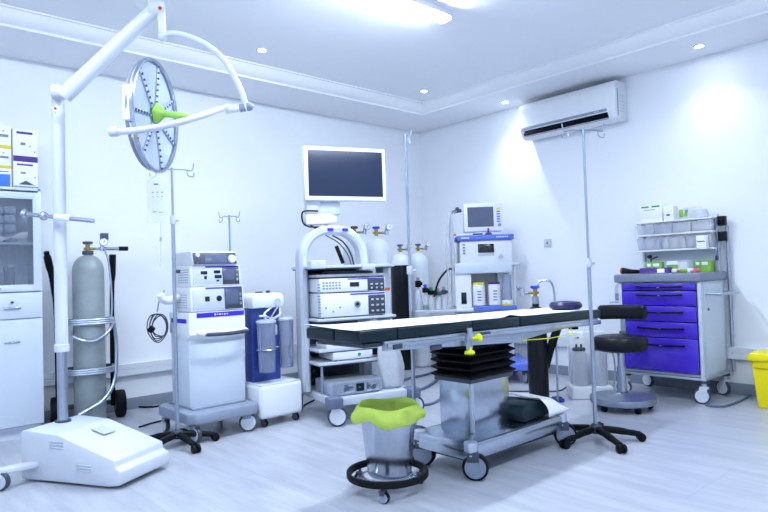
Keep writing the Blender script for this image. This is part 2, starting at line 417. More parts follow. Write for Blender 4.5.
# local: x along wall (+x = -Y world), -y out of the wall
b = B(WHITE); b.prism([(0, .02), (-.13, 0), (-.19, .03), (-.225, .10), (-.225, .32), (-.2, .375), (0, .385)], 'x', -.585, .49, .008); b.build('body', t)
b = B(VENTD); b.box((-.06, -.208, .065), (.93, .04, .07), .004, (R(-24), 0, 0)); ob = b.build('air_outlet', t)
b = B(WHITE); b.box((-.06, -.213, .034), (.93, .006, .02), .002, (R(-60), 0, 0)); b.build('louvre', t)
b = B(GREYP); b.box((-.08, -.227, .112), (.96, .006, .026), .002); b.build('trim_strip', t)
b = B(CHROME); b.box((.3, -.231, .112), (.05, .004, .012), .001); b.build('badge', t)
b = B(WHITEM)
for i in range(6): b.bb(.491, .496, -.15, -.06, .09 + i * .03, .1 + i * .03)
b.m(GREYP).bb(.489, .493, -.19, -.175, .05, .3); b.build('side_grille', t)

# wall socket
P = ONX(548, 243, XR)
t = thing('wall_socket', 'white single wall socket with a red dot on the right wall', 'wall socket', (XR, P.y, P.z - .05), -PI / 2)
B(PALE).box((0, -.006, .05), (.086, .012, .086), .004).build('plate', t)
B(RED).cyl((0, -.012, .05), (0, -.016, .05), .011, n=12).build('switch_dot', t)

# ================================================================ MOBILE SURGICAL LAMP
LP = FL(63, 422, .28); LD = LP.dot(CF) - Vector((0, 0, CH)).dot(CF)
lamp = thing('surgical_lamp', 'white mobile operating lamp with spring arm, round lamp head and lime handle', 'surgical lamp', (LP.x, LP.y, 0), R(-60.6))
LI = (Matrix.Translation((LP.x, LP.y, 0)) @ Matrix.Rotation(R(-60.6), 4, 'Z')).inverted()
LIR = LI.to_3x3()
def la(px, py, d=0.): return LI @ AT(px, py, LD + d)
b = B(WHITEM)
b.prism([(-.07, .012), (.55, .012), (.61, .022), (.625, .037), (.625, .1), (.585, .115), (.58, .155), (.19, .272), (-.02, .285), (-.07, .28)], 'y', -.23, .17, .012)
base = b.build('base_housing', lamp)
for z0 in (.20, .085):
    v = B(PALE)
    for i in range(3): v.box((.19 if z0 > .1 else .38, -.232, z0 + i * .016), (.1, .006, .007), .002)
    v.build('air_slots', lamp)
B(PALE).box((.3, 0, .249), (.1, .09, .004), .001, (0, R(15.2), 0)).build('maker_plate', lamp)
for p0, p1, pc in ((LI @ FL(40, 463, .1), LI @ FL(-12, 474, .1), None), (Vector((-.1, .12, .1)), Vector((-.2, .5, .1)), None)):
    d_ = (p1 - p0); an = math.atan2(d_.y, d_.x); mid = (p0 + p1) / 2 - d_ * .06
    b = B(WHITEM); b.box(mid, (d_.length * 1.15, .06, .035), .01, (0, 0, an)); b.build('outrigger', lamp)
    q = p0 + d_ * .82; caster(lamp, q.x, q.y, .05, .032, .1, GREYD, PALE, WHITEM, R(15) if p1.y < 0 else R(60))
for yy in (-.12, .1): caster(lamp, .48, yy, .0075, .012, .016, GREYD, PALE, GREYD, R(180))
c = LI @ AT(60, 97, LD); ztop = c.z
b = B(POLE); b.cyl((0, 0, .27), (0, 0, .72), .029, n=28); b.m(GREYD).lathe([(.029, .28), (.045, .283), (.045, .292), (.029, .295)]); b.build('lower_pole', lamp)
b = B(WHITEM); b.cyl((0, 0, .70), (0, 0, ztop - .02), .036, n=28); b.lathe([(.036, .70), (.043, .70), (.043, .742), (.036, .746)]); b.build('column', lamp)
b = B(WHITEM); q = la(60, 92)
b.cyl(q + Vector((.036, .03, 0)), q - Vector((.036, .03, 0)), .043, n=24, bev=.008); b.cyl((0, 0, ztop - .1), (0, 0, ztop), .037, n=24); b.build('elbow_joint', lamp)
b = B(RED).cyl(la(55.3, 108.5, -.03), la(55.3, 108.5, -.045), .008, n=10); b.m(YELLOW).cyl(la(55.3, 113, -.03), la(55.3, 113, -.045), .007, n=10); b.build('status_lights', lamp)
e1, e2 = la(64, 96), la(154, 10)
b = B(WHITEM); b.tube([e1, e1.lerp(e2, .3), e1.lerp(e2, .7), e2], [.047, .046, .043, .038], 16, False); b.build('spring_arm', lamp)
b = B(WHITEM); q = la(156, 9); b.cyl(q + Vector((.036, .03, 0)), q - Vector((.036, .03, 0)), .045, n=24, bev=.008); b.m(RED).cyl(la(160, 8, -.045), la(160, 8, -.055), .011, n=10); b.build('upper_joint', lamp)
tt = la(162.5, 37)
b = B(WHITEM); b.cyl(la(161, 6), tt, .024, n=18, bev=.004); b.sph(tt, .027); b.build('pivot', lamp)
pts = [la(*p) for p in [(162, 36), (170, 33.5), (184, 35), (205, 44), (222, 58), (235, 78), (243, 96), (246, 108)]]
b = B(WHITEM); b.tube(pts, .0175, 14, True); b.build('suspension_arc', lamp)
# lamp head
Cw = AT(156, 116.5, LD); rr = CR.copy(); rr.z = 0; rr.normalize(); ff = CF.copy(); ff.z = 0; ff.normalize()
nW = (rr * .999 - ff * .04 + Vector((0, 0, -.03))).normalized()
C_ = LI @ Cw; nn = (LIR @ nW).normalized(); eW = (rr * .04 + ff * .999); ee = (LIR @ eW).normalized(); uu = nn.cross(ee).normalized()
if uu.z < 0: uu = -uu
RH = .326
hd = M()
hd.m(WHITE).lathe([(0, -.04), (.12, -.04), (.27, -.036), (.31, -.03), (.324, -.02), (.324, -.012)], C_, 48, nn)
hd.m(GREYP).torus(C_ - nn * .036, RH - .012, .011, nn, 48)
head = hd.build('lamp_head', lamp)
B(STEELS).torus(C_, RH, .0125, nn, 56, 10).build('rim', lamp)
fp = B(mat('lamp_glass', '#b3c0d8', .15, var=.01, scale=9)); fp.lathe([(0, -.012), (RH - .008, -.012)], C_, 48, nn); fp.build('front_panel', lamp)
for k in range(7):
    a = PI / 2 + k * 2 * PI / 7 - .12; dr = uu * math.sin(a) + ee * math.cos(a); sd = nn.cross(dr)
    s_ = B(PALE); p0, p1 = C_ + dr * .06 - nn * .006, C_ + dr * (RH - .01) - nn * .006
    s_.tube([p0, p1], .007, 8, False); sp = s_.build('spoke', lamp)
    l_ = B(LEDM)
    for j in range(7): q = C_ + dr * (.09 + j * .037) + nn * .002; l_.cyl(q - nn * .006, q + nn * .004, .0075, n=10)
    l_.build('lens_row', sp)
b = B(LIME); b.lathe([(0, -.01), (.055, -.008), (.06, .0), (.05, .02), (.026, .04), (.019, .055), (.021, .13), (.019, .19), (.012, .2), (0, .202)], C_ + nn * .005 + uu * .02, 20, (nn + Vector((0, 0, -.12))).normalized(), wob=lambda an, z: 1 + (.07 * math.cos(5 * an) if z < .03 else 0))
b.build('handle', lamp)
# yoke: horizontal half hoop from the near rim to the joint at the right
Kp, Jp = AT(112, 131, LD - .34), AT(238, 108.5, LD)
yk = []
for i in range(9):
    s_ = i / 8; px = 112 + (228 - 112) * s_; py = 131.5 - 2.2 * math.sin(PI * s_ * .6) * 2 - (131.5 - 110.5) * s_ ** 1.35 + 5 * math.sin(PI * s_)
    dd = -.34 * (1 - s_) - .16 * math.sin(PI * s_)
    yk.append(la(px, py, dd))
b = B(WHITEM); b.tube(yk, .0185, 14, True); b.cyl(yk[0] + (yk[0] - yk[1]).normalized() * .012, yk[0] + (yk[1] - yk[0]).normalized() * .04, .028, n=18, bev=.006); b.build('yoke', lamp)
b = B(WHITE); j0, j1 = la(226, 110), la(249, 106.5); b.tube([j0, j1], .024, 14, False); b.m(GREYP).cyl(j0.lerp(j1, .6) - Vector((0, 0, .001)), j0.lerp(j1, .85), .0252, n=14); b.sph(j1, .027); b.build('yoke_joint', lamp)
hk = C_ - ee * (RH - .03) - nn * .035
b = B(WHITE); b.box(hk, (.05, .05, .2), .012, (0, 0, R(-60))); b.build('control_box', lamp)
for mt_, qx, qy in ((BLUE, 130.5, 121.5), (YELLOW, 132.5, 137), (RED, 138, 138)): B(mt_).sph(la(qx, qy, -.36), .006).build('indicator_light', lamp)
# side rail on the column
b = B(STEELS); r0, r1 = la(24, 214, -.05), la(94, 221, -.05)
b.cyl(r0, r1, .0125, n=16); b.torus(r0, .02, .009, (r1 - r0), 20); b.cyl(r0 - (r1 - r0).normalized() * .012, r0 + (r1 - r0).normalized() * .016, .024, n=20, bev=.003)
q = r0.lerp(r1, .28); b.sph(q, .027); rail = b.build('rail_bar', lamp)
q0, q1 = r0.lerp(r1, .44), r0.lerp(r1, .66); B(WHITE).cyl(q0, q1, .02, n=18, bev=.004).build('rail_clamp', lamp)

# ================================================================ CABINET (left)
CX1, CY0 = 1.185, 5.1; CW = .8
cab = thing('storage_cabinet', 'tall pale metal cabinet with a glazed upper door left of the lamp column', 'cabinet', (CX1 - CW / 2, CY0, 0))
hw = CW / 2; CD = YB - .065 - CY0
b = B(CAB)
b.bb(-hw, -hw + .02, 0, CD, .07, 1.82, .003); b.bb(hw - .02, hw, 0, CD, .07, 1.82, .003)
b.bb(-hw, hw, 0, CD, 1.80, 1.82, .003); b.bb(-hw + .02, hw - .02, CD - .015, CD, .07, 1.8); b.bb(-hw, hw, 0, CD, .07, .09)
b.bb(-hw + .02, hw - .02, .02, CD, 1.03, 1.06); b.bb(-hw + .02, hw - .02, .02, CD, .85, .865)
b.bb(-hw + .02, hw - .02, .03, CD - .02, 1.405, 1.42)
b.build('body', cab)
B(CAB).bb(-hw + .02, hw - .02, .03, CD - .02, 0, .07).build('plinth', cab)
for sg in (-1, 1):
    x0, x1 = (.004, hw - .003) if sg > 0 else (-hw + .003, -.004)
    b = B(CAB); b.bb(x0, x0 + .055, -.02, 0, 1.06, 1.785, .003); b.bb(x1 - .055, x1, -.02, 0, 1.06, 1.785, .003)
    b.bb(x0 + .055, x1 - .055, -.02, 0, 1.735, 1.785, .003); b.bb(x0 + .055, x1 - .055, -.02, 0, 1.06, 1.11, .003)
    d = b.build('glazed_door', cab); B(GLASS).bb(x0 + .054, x1 - .054, -.012, -.009, 1.108, 1.737).build('pane', d)
    B(CHROME).box((x0 + .1 if sg > 0 else x1 - .1, -.026, 1.085), (.06, .012, .012), .003).build('handle', d)
    b = B(CAB); b.bb(x0, x1, -.02, 0, .866, 1.052, .004); d = b.build('drawer', cab)
    h = B(CHROME); h.box(((x0 + x1) / 2, -.034, .945), (.11, .012, .016), .004); h.bb((x0 + x1) / 2 - .045, (x0 + x1) / 2 - .035, -.03, -.02, .94, .95); h.bb((x0 + x1) / 2 + .035, (x0 + x1) / 2 + .045, -.03, -.02, .94, .95)
    h.m(GREYD).cyl(((x0 + x1) / 2, -.02, .985), ((x0 + x1) / 2, -.034, .985), .009, n=12); h.build('handle', d)
    b = B(CAB); b.bb(x0, x1, -.02, 0, .095, .86, .004); d = b.build('lower_door', cab)
    B(CHROME).box((x1 - .2 if sg > 0 else x0 + .2, -.026, .7), (.1, .01, .012), .003).build('handle', d)
# linen and jars in the cabinet
cz = 1.42
rows = [(-.02, 'lowest'), ]
k = 0
SPOTS = [('left end', .045), ('middle', .13), ('right end', .215)]
for lv in range(4):
    for nm, x in SPOTS:
        b = B(FOLD); b.box((0, 0, .034), (.082, .2, .066), .02)
        tag(b.build('folded_gown'), 'grey folded gown at the %s of the %s layer behind the cabinet glass' % (nm, ('bottom', 'second', 'third', 'top')[lv]), 'folded gown', 'folded gowns in the cabinet', (CX1 - hw + x, CY0 + .16, cz + .0005 + lv * .069))
b = B(PAPER); b.grid(lambda u, v: (-.12 + .27 * u, -.02 * v, .004 + .07 * u * (1 - .4 * math.sin(v * 3)) + .012 * math.sin(9 * u + 5 * v)), 14, 6)
tag(b.build('paper_sheet', None, 40, None, .002), 'crumpled white paper sheet in front of the folded gowns in the cabinet', 'paper', None, (CX1 - hw + .17, CY0 + .05, cz))
for i, x in enumerate((.03, .095, .16, .22)):
    b = B(CLEARB); b.lathe([(0, .002), (.026, .002), (.028, .01), (.028, .14), (.02, .165), (.02, .18)], n=20)
    j = thing('glass_jar', '%s clear jar standing on the cabinet floor behind the glass' % ('leftmost', 'second from left', 'third from left', 'rightmost')[i], 'jar', (CX1 - hw + x, CY0 + .12, 1.06), 0, 'jars in the cabinet')
    b.build('jar_body', j); B(PALE).lathe([(0, .18), (.022, .18), (.022, .2), (0, .2)], n=20).build('lid', j)
# cartons on top of the cabinet
def carton(name, label, x, y, z, w, d, h, parts, group='cartons on top of the cabinet', sides=None):
    t = thing(name, label, 'box', (x, y, z), 0, group)
    B(PAPER).bb(-w / 2, w / 2, 0, d, 0, h, .002).build('carton', t)
    for nm, mt, x0, x1, z0, z1 in parts:
        p = B(mt); p.bb(x0 * w - w / 2, x1 * w - w / 2, -.0015, 0, z0 * h, z1 * h); p.build(nm, t)
    return t
zc = 1.82
V = [('title_bar', CARDV, .14, .8, .84, .91), ('base_band', CARDV, 0, 1, .0, .17), ('print', INK, .3, .5, .5, .58), ('print', INK, .66, .72, .46, .5), ('mark', RED, .86, .9, .3, .34)]
V2 = [('title_bar', CARDV, .14, .8, .86, .92), ('print', INK, .3, .5, .55, .62), ('mark', RED, .86, .9, .42, .46), ('base_band', GREYP, 0, 1, 0, .1)]
c1 = carton('carton_box', 'lower white carton with violet title bar at the right of the cabinet top', CX1 - .085, CY0 + .05, zc, .16, .26, .2, V2)
b = B(GREYD); b.prism([(-.05, .03), (0, .06), (.055, .03), (.07, .028)], 'y', -.0015, 0); b.build('emblem', c1)
carton('carton_box', 'upper white carton with violet base band at the right of the cabinet top', CX1 - .085, CY0 + .05, zc + .201, .16, .26, .245, V)
xs = CX1 - .085 - .08 - .012 - .09
Yb = [('base_stripe', CARDY, 0, 1, 0, .14), ('print', INK, .6, .9, .5, .62), ('print', INK, .7, .76, .74, .8)]
carton('carton_box', 'blue printed carton at the bottom of the left stack on the cabinet top', xs, CY0 + .05, zc, .18, .24, .14, [('blue_print', CARDB, .1, .95, .05, .7), ('print', INK, .5, .9, .8, .86)])
carton('carton_box', 'middle white carton with yellow base stripe in the left stack on the cabinet top', xs, CY0 + .05, zc + .141, .18, .24, .145, Yb)
carton('carton_box', 'topmost white carton with yellow base stripe in the left stack on the cabinet top', xs, CY0 + .05, zc + .287, .18, .24, .165, Yb)

# ================================================================ GAS CYLINDERS
def cyl_profile(r, h, sh):
    p = [(0, .004), (r * .85, .004), (r * .97, .012), (r, .03), (r, h - sh)]
    for i in range(1, 8):
        a = i / 8 * PI / 2; p.append((max(.028, r * math.cos(a) ** .8), h - sh + sh * math.sin(a)))
    p += [(.028, h), (.028, h + .02), (0, h + .02)]
    return p
def gas_cylinder(label, x, y, r, h, mt, rz=0., wheel=BLUE, topmat=None, split=None, reg='gauge', collar=None, neck=0.):
    t = thing('gas_cylinder', label, 'gas cylinder', (x, y, 0), rz, 'tall gas cylinders')
    sh = r * 1.15
    p = cyl_profile(r, h, sh)
    if topmat:
        q = [a for a in p if a[1] < split]; q2 = [a for a in p if a[1] >= split]
        B(mt).lathe(q + [(r, split)], n=32).build('body', t); B(topmat).lathe([(r, split)] + q2, n=32).build('shoulder', t)
    else: B(mt).lathe(p, n=32).build('body', t)
    if collar: B(collar).lathe([(.032, h + .002), (.042, h + .004), (.042, h + .03), (.03, h + .035)], n=20).build('neck_ring', t)
    if neck: B(GREYP).cyl((0, 0, h), (0, 0, h + neck + .02), .028, n=16).build('neck', t)
    h += neck
    v = B(BRASS); v.cyl((0, 0, h + .015), (0, 0, h + .085), .017, n=14); v.cyl((0, 0, h + .05), (.06, 0, h + .05), .011, n=12); v.cyl((-.03, 0, h + .05), (0, 0, h + .05), .011, n=12); va = v.build('valve', t)
    w = B(wheel); w.lathe([(0, h + .085), (.024, h + .085), (.034, h + .09), (.036, h + .1), (.032, h + .108), (0, h + .11)], n=20, wob=lambda an, z: 1 + .08 * math.cos(6 * an)); w.build('handwheel', va)
    g = B(CHROME); g.cyl((.06, 0, h + .05), (.11, 0, h + .05), .012, n=12); g.cyl((.105, 0, h + .03), (.105, 0, h + .09), .018, n=14)
    ra = g.build('regulator', t)
    g = B(STEELS); c = Vector((.11, -.03, h + .1)); g.cyl(c, c + Vector((0, -.03, 0)), .032, n=22, bev=.003); g.m(PAPER).cyl(c + Vector((0, -.03, 0)), c + Vector((0, -.0315, 0)), .027, n=22); g.m(GREYD).box(c + Vector((.004, -.0325, .006)), (.004, .002, .024), 0, (0, R(30), 0)); g.build('gauge', ra)
    return t
GP = FL(92, 421)
gx, gy = GP.x - .03, GP.y - .07
gc = gas_cylinder('worn grey gas cylinder strapped to its trolley beside the lamp column', gx, gy, .117, 1.33, CYLG, R(-10), GREYD, collar=GREYD)
b = B(GREYD); b.box((.12, -.01, 1.475), (.06, .05, .06), .006); b.build('pressure_switch', gc); b = B(STEELS); b.cyl((.12, 0, 1.38), (.24, 0, 1.38), .014, n=12); b.m(BLACK).cyl((.23, 0, 1.38), (.3, 0, 1.38), .018, n=12); b.build('flow_knob', gc)
b = B(STEELS); b.tube([(.12, -.02, 1.38), (.15, -.03, 1.25), (.165, -.04, .95), (.15, -.06, .78)], .008, 8); b.build('outlet_tube', gc)
# its trolley
tr = thing('cylinder_trolley', 'black two-wheeled trolley holding the grey gas cylinder by steel straps', 'trolley', (gx, gy, 0), R(-10))
for sg in (-1, 1):
    b = B(BLACK)
    if sg > 0: b.tube([(.18, .1, .1), (.18, .09, .5), (.18, .06, .95), (.18, -.01, 1.28), (.18, -.02, 1.33)], [.018, .018, .018, .026, .027], 12)
    else: b.tube([(-.22, .1, .1), (-.22, .1, .5), (-.225, .1, .9), (-.245, .07, 1.12), (-.28, .02, 1.3), (-.29, .0, 1.36)], [.018, .018, .018, .022, .028, .02], 12)
    b.build('upright', tr)
b = B(ALU)
for z in (.805, .42):
    b = B(ALU)
    pts = [(-.22, .1, z), (-.17, -.04, z), (-.12, -.115, z), (0, -.142, z), (.12, -.11, z), (.17, -.03, z), (.18, .09, z)]
    for dz in (-.016, 0, .016): b.tube([(p[0], p[1], p[2] + dz) for p in pts], .009, 8)
    b.build('strap', tr)
for z in (.805, .42, .12): B(GREYD).box((0, .15, z), (.39, .03, .035), .004).build('crossbar', tr)
B(GREYD).bb(-.15, .15, -.13, .15, .0015, .0035).build('foot_plate', tr)
for sg in (-1, 1):
    w = B(BLACK); w.cyl((sg * .2, .1, .11), (sg * .27, .1, .11), .11, n=28, bev=.012); w.m(GREYD).cyl((sg * .197, .1, .11), (sg * .273, .1, .11), .05, n=20); w.build('wheel', tr)
b = B(POLE); b.tube([(-.13, -.11, .7), (-.06, -.15, .665), (.03, -.155, .66), (.12, -.13, .72), (.18, -.02, .8)], .013, 8); b.tube([(.18, -.03, .78), (.19, -.05, .6), (.17, -.1, .35), (.08, -.15, .2), (-.1, -.15, .1)], .014, 8); b.build('loose_strap', tr)

# cylinders behind the monitor tower, against the back wall
P = AT(376, 226, 5.75); big = gas_cylinder('white gas cylinder with blue valve just right of the tower arch', P.x, P.y, .118, 1.44, CYLW, R(-20))
b = B(PALE)
for k in range(3):
    a0 = R(-150 + k * 45)
    b.grid(lambda u, v, a0=a0: (.1235 * math.cos(a0 + u * .62), .1235 * math.sin(a0 + u * .62), 1.06 + .11 * v), 6, 1)
b.build('label_panel', big)
P = AT(353, 228, 5.9); gas_cylinder('white gas cylinder hidden behind the tower arch, only its valve showing', P.x, P.y - .02, .115, 1.46, CYLW, R(-20), GREYD)
P = FL(404, 369); gas_cylinder('black gas cylinder with white shoulder right of the tower', P.x, P.y, .118, 1.335, CYLB, R(-20), topmat=CYLW, split=1.2)
P = FL(422, 366); gas_cylinder('white gas cylinder with dark blue valve nearest the room corner', P.x, P.y, .118, 1.345, CYLW, R(-20), NAVY)
P = FL(539.5, 404)
bc = gas_cylinder('black gas cylinder with blue valve standing behind the operating table', P.x, P.y, .082, .80, CYLB, R(138), neck=.06)
b = B(STEELS); b.tube([(-.01, .0, .93), (-.03, 0, .99), (-.09, 0, 1.01), (-.15, 0, .96), (-.16, 0, .7), (-.15, 0, .02)], .009, 8); b.build('outlet_hose', bc)
b = B(BLACK); b.tube([(-.06, 0, .3), (-.11, 0, .46), (-.2, 0, .68)], .034, 10, False); b.build('trolley_arm', bc)
b = B(BLACK); b.bb(-.09, .09, -.09, .09, 0, .012, .003); b.build('foot_plate', bc)

# ================================================================ IV STANDS
def iv_stand(label, x, y, top, rz, collar, legm=BLACK, leglen=.27, arms=2, armlen=.13, nleg=5, hubz=.1, legrz=0.):
    t = thing('iv_stand', label, 'drip stand', (x, y, 0), rz, 'drip stands')
    b = B(POLE); b.cyl((0, 0, hubz - .01), (0, 0, collar), .0125, n=16); b.build('lower_pole', t)
    B(POLE).cyl((0, 0, collar), (0, 0, top), .0085, n=14).build('upper_pole', t)
    b = B(PALE); b.cyl((0, 0, collar - .035), (0, 0, collar + .02), .02, n=18, bev=.004); b.cyl((0, 0, collar - .01), (.04, 0, collar - .01), .009, n=10); b.build('height_collar', t)
    for k in range(arms):
        a = k * 2 * PI / arms; ca, sa = math.cos(a), math.sin(a)
        b = B(POLE)
        b.tube([(0, 0, top - .01), (ca * armlen * .6, sa * armlen * .6, top - .012), (ca * armlen, sa * armlen, top - .018), (ca * (armlen + .012), sa * (armlen + .012), top + .03)], .004, 8)
        b.tube([(ca * armlen * .75, sa * armlen * .75, top - .015), (ca * armlen * .8, sa * armlen * .8, top - .05), (ca * armlen * 1.05, sa * armlen * 1.05, top - .06), (ca * armlen * 1.1, sa * armlen * 1.1, top - .035)], .004, 8)
        b.build('hook', t)
    b = B(GREYD); b.lathe([(0, hubz - .045), (.035, hubz - .045), (.042, hubz - .03), (.036, hubz), (.016, hubz + .015), (.0, hubz + .015)], n=20); b.build('hub', t)
    for k in range(nleg):
        a = legrz + k * 2 * PI / nleg; ca, sa = math.cos(a), math.sin(a)
        g = B(legm); L = leglen
        g.tube([(ca * .015, sa * .015, hubz - .02), (ca * L * .45, sa * L * .45, hubz - .03), (ca * L * .85, sa * L * .85, hubz - .048), (ca * L, sa * L, hubz - .052)], [.023, .022, .019, .016], 10)
        g.cyl((ca * L, sa * L, .042), (ca * L, sa * L, hubz - .045), .011, n=10)
        lg = g.build('leg', t)
        w = B(BLACK); ox, oy = -sa, ca; c = Vector((ca * (L + .006), sa * (L + .006), .027))
        for sg in (-1, 1): w.cyl(c + Vector((ox, oy, 0)) * sg * .004, c + Vector((ox, oy, 0)) * sg * .026, .027, n=20, bev=.006)
        w.build('twin_wheel', lg)
    return t
P = FL(595.5, 425.5, .1)
iv_stand('steel drip stand with black five-star foot in front of the operating table end', P.x, P.y, 2.0, R(-35), 1.14, legrz=R(-48 + 35))
P = FL(177.5, 432, .095)
ivl = iv_stand('steel drip stand with a hanging clear bag in front of the diathermy trolley', P.x, P.y, 1.865, R(-30), 1.52, legrz=R(15), leglen=.24)
P2 = AT(232, 330, 5.35)
iv_stand('steel drip stand rising behind the diathermy trolley, its foot hidden', P2.x, P2.y, 1.66, R(-40), 1.2, leglen=.24, armlen=.08)
P = FL(415.5, 443)
iv_stand('tall thin steel drip stand behind the operating table beside the black gas cylinder', P.x, P.y, 2.02, R(-40), 1.13, leglen=.2, arms=1, armlen=.03)
# hanging bag
hp = ivl.matrix_basis @ Vector((-.13 * 1.0, 0, 1.84))
bp = AT(158, 197, (AT(171, 170, 1) - Vector((0, 0, CH))).dot(CF) and ((hp - Vector((0, 0, CH))).dot(CF)))
bag = thing('drainage_bag', 'milky printed plastic bag hanging from the hook of the left drip stand', 'bag', (bp.x, bp.y, bp.z - .17), R(-38))
def bagf(sg):
    def fn(u, v):
        w = (.072 if v < .8 else .072 - (v - .8) * .22); x = (u - .5) * 2 * w
        return (x, sg * .009 * math.sin(PI * u) * math.sin(PI * min(1, v * 1.05)), .34 * v)
    return fn
b = B(BAGF); b.grid(bagf(1), 12, 14); b.grid(bagf(-1), 12, 14); b.build('pouch', bag)
b = B(CLEAR); b.tube([(0, 0, .335), (-.006, 0, .355), (0, 0, .38), (.01, 0, .365), (.004, 0, .345)], .004, 8); b.build('hanger', bag)
b = B(INK)
for i in range(3): b.box((-.03 + i * .03, -.0115, .2), (.012, .001, .009)); b.box((-.03 + i * .03, -.0115, .17), (.01, .001, .006))
b.box((-.02, -.0115, .07), (.03, .001, .006)); b.box((.02, -.0115, .065), (.03, .001, .005)); b.m(NAVY).box((-.008, -.0115, .255), (.03, .001, .008)); b.build('print', bag)
b = B(BAGF); b.tube([(.01, 0, 0), (.012, 0, -.09), (.008, .0, -.2), (.0, 0, -.3)], .004, 8); b.m(GREYP).cyl((.013, 0, -.1), (.011, 0, -.13), .007, n=10); b.build('drain_tube', bag)

# ================================================================ DIATHERMY TROLLEY (two stacked units)
es = thing('electrosurgical_trolley', 'white diathermy trolley with two stacked screen units and a slate base', 'medical trolley', (2.042, 4.287, 0), 0)
b = B(GREYP); b.prism([(-.2, -.33), (.25, -.33), (.3, -.27), (.3, .2), (.25, .26), (-.2, .26), (-.25, .2), (-.25, -.27)], 'z', .125, .2, .015)
b.prism([(-.17, -.2), (.24, -.2), (.24, .2), (-.17, .2)], 'z', .2, .215, .004); b.build('base', es)
b = B(CAB); b.bb(-.167, .27, -.15, .15, .2, .72, .012); b.build('column', es)
b = B(WHITE); b.prism([(-.19, .72), (-.165, .74), (-.165, .875), (.17, .875), (.17, .72), (-.12, .66), (-.15, .68)], 'x', -.17, .275, .012); b.build('unit_tray', es)
B(PURP).bb(-.11, .262, -.1675, -.164, .835, .868).build('trim_stripe', es)
b = B(PAPER)
for i, w_ in enumerate((.012, .008, .013, .009, .012, .01)): b.box((.03 + i * .019, -.1682, .8515 + .001 * (i % 2)), (w_, .0015, .010 - .003 * (i % 2)))
b.build('maker_mark', es)
B(PURP).bb(-.1725, -.169, -.13, .12, .8, .83).build('trim_stripe', es)
b = B(WHITE); b.tube([(-.11, -.16, .735), (-.1, -.215, .725), (-.07, -.235, .72)], .018, 12); b.tube([(.25, -.16, .735), (.25, -.215, .725), (.24, -.235, .72)], .016, 12); ha = b.build('handle_arm', es)
B(GREYD).tube([(-.085, -.236, .72), (.08, -.25, .715), (.25, -.236, .72)], .014, 12).build('grip', ha)
def esu(z0, w, h, y0, kind, lbl):
    b = B(WHITE); b.prism([(y0, z0), (y0 + .012, z0 + h), (.15, z0 + h), (.15, z0)], 'x', .06 - w / 2, .06 + w / 2, .008); u = b.build('generator_unit', es, 35, lbl)
    pw = w - .03; x0 = .06 - pw / 2; xm = x0 + pw * .63; x1 = x0 + pw
    a = math.atan2(.012, h)
    def pt(x, z, off): return (x, y0 + .012 * (z - z0) / h - off, z)
    def plate(mt, xa, xb, za, zb, off, th=.003, nm=None):
        return B(mt).box(pt((xa + xb) / 2, (za + zb) / 2, off), (xb - xa, th, zb - za), .0006, (-a, 0, 0))
    g = plate(PALE, x0, xm, z0 + .012, z0 + h - .02, .001); g.build('socket_panel', u)
    g = plate(GREYD, xm, x1, z0 + .008, z0 + h - .018, .0015); g.build('control_panel', u)
    g = plate(SCREENG, xm + .006, x1 - .035, z0 + .04, z0 + h - .026, .0035); g.build('screen', u)
    g = B(GREYP)
    for i in range(3): g.box(pt(x1 - .016, z0 + .045 + i * .033, .003), (.016, .005, .02), .001, (-a, 0, 0))
    g.build('keys', u)
    g = plate(PURP, x0 + .1, x1, z0 + h - .017, z0 + h - .006, .0015); g.build('trim_stripe', u)
    g = B(SCREEND)
    if kind == 'a':
        for (fx, fz, ww, hh) in ((.38, .70, .05, .024), (.82, .74, .05, .022), (.85, .42, .055, .024), (.42, .38, .02, .024), (.83, .16, .024, .012)): g.box(pt(x0 + (xm - x0) * fx, z0 + .02 + (h - .04) * fz, .003), (ww, .006, hh), .002, (-a, 0, 0))
    else:
        g.box(pt(x0 + (xm - x0) * .45, z0 + h * .5, .003), (.036, .006, .036), .003, (-a, 0, 0)); g.cyl(pt(x0 + (xm - x0) * .82, z0 + h * .5, 0), pt(x0 + (xm - x0) * .82, z0 + h * .5, .007), .021, n=20)
    g.build('sockets', u)
    g = B(WHITE); g.torus(pt(x0 + .022, z0 + .03, .004), .013, .002, (0, -1, 0), 18, 6); g.build('power_button', u)
    g = B(GREYP)
    for i in range(5):
        for j in range(6): g.box((.06 - w / 2 - .0005, -.09 + i * .035, z0 + .03 + j * .018), (.002, .02, .007))
    g.build('vent_slots', u)
esu(.878, .42, .175, -.165, 'b', None); esu(1.057, .395, .15, -.145, 'a', None)
b = B(WHITE); b.prism([(-.155, 1.208), (-.13, 1.305), (-.11, 1.308), (.15, 1.308), (.15, 1.208)], 'x', -.125, .225, .008); sm = b.build('smoke_unit', es)
aa = math.atan2(.025, .097)
b = B(GREYD); b.box((.05, -.146, 1.257), (.335, .006, .085), .002, (-aa, 0, 0)); b.build('fascia', sm)
b = B(SCREENG); b.box((.05, -.1495, 1.258), (.17, .004, .072), .001, (-aa, 0, 0)); b.build('screen', sm)
b = B(WHITE); b.lathe([(.018, 0), (.032, .004), (.026, .02), (0, .02)], (.18, -.148, 1.25), 20, (0, -1, .25)); b.build('port_cap', sm)
b = B(PALE); b.cyl((-.085, -.143, 1.28), (-.085, -.153, 1.282), .016, n=16); b.build('knob', sm)
b = B(WHITE); b.tube([(-.16, .02, .985), (-.24, 0, .965), (-.29, -.02, .975), (-.31, -.03, 1.01)], [.03, .03, .028, .026], 12); b.build('cable_hook', es)
b = B(GREYD); b.cyl((-.165, -.02, 1.17), (-.2, -.02, 1.17), .014, n=12); b.cyl((.25, -.05, 1.18), (.285, -.05, 1.18), .012, n=12); b.build('screw_knob', es)
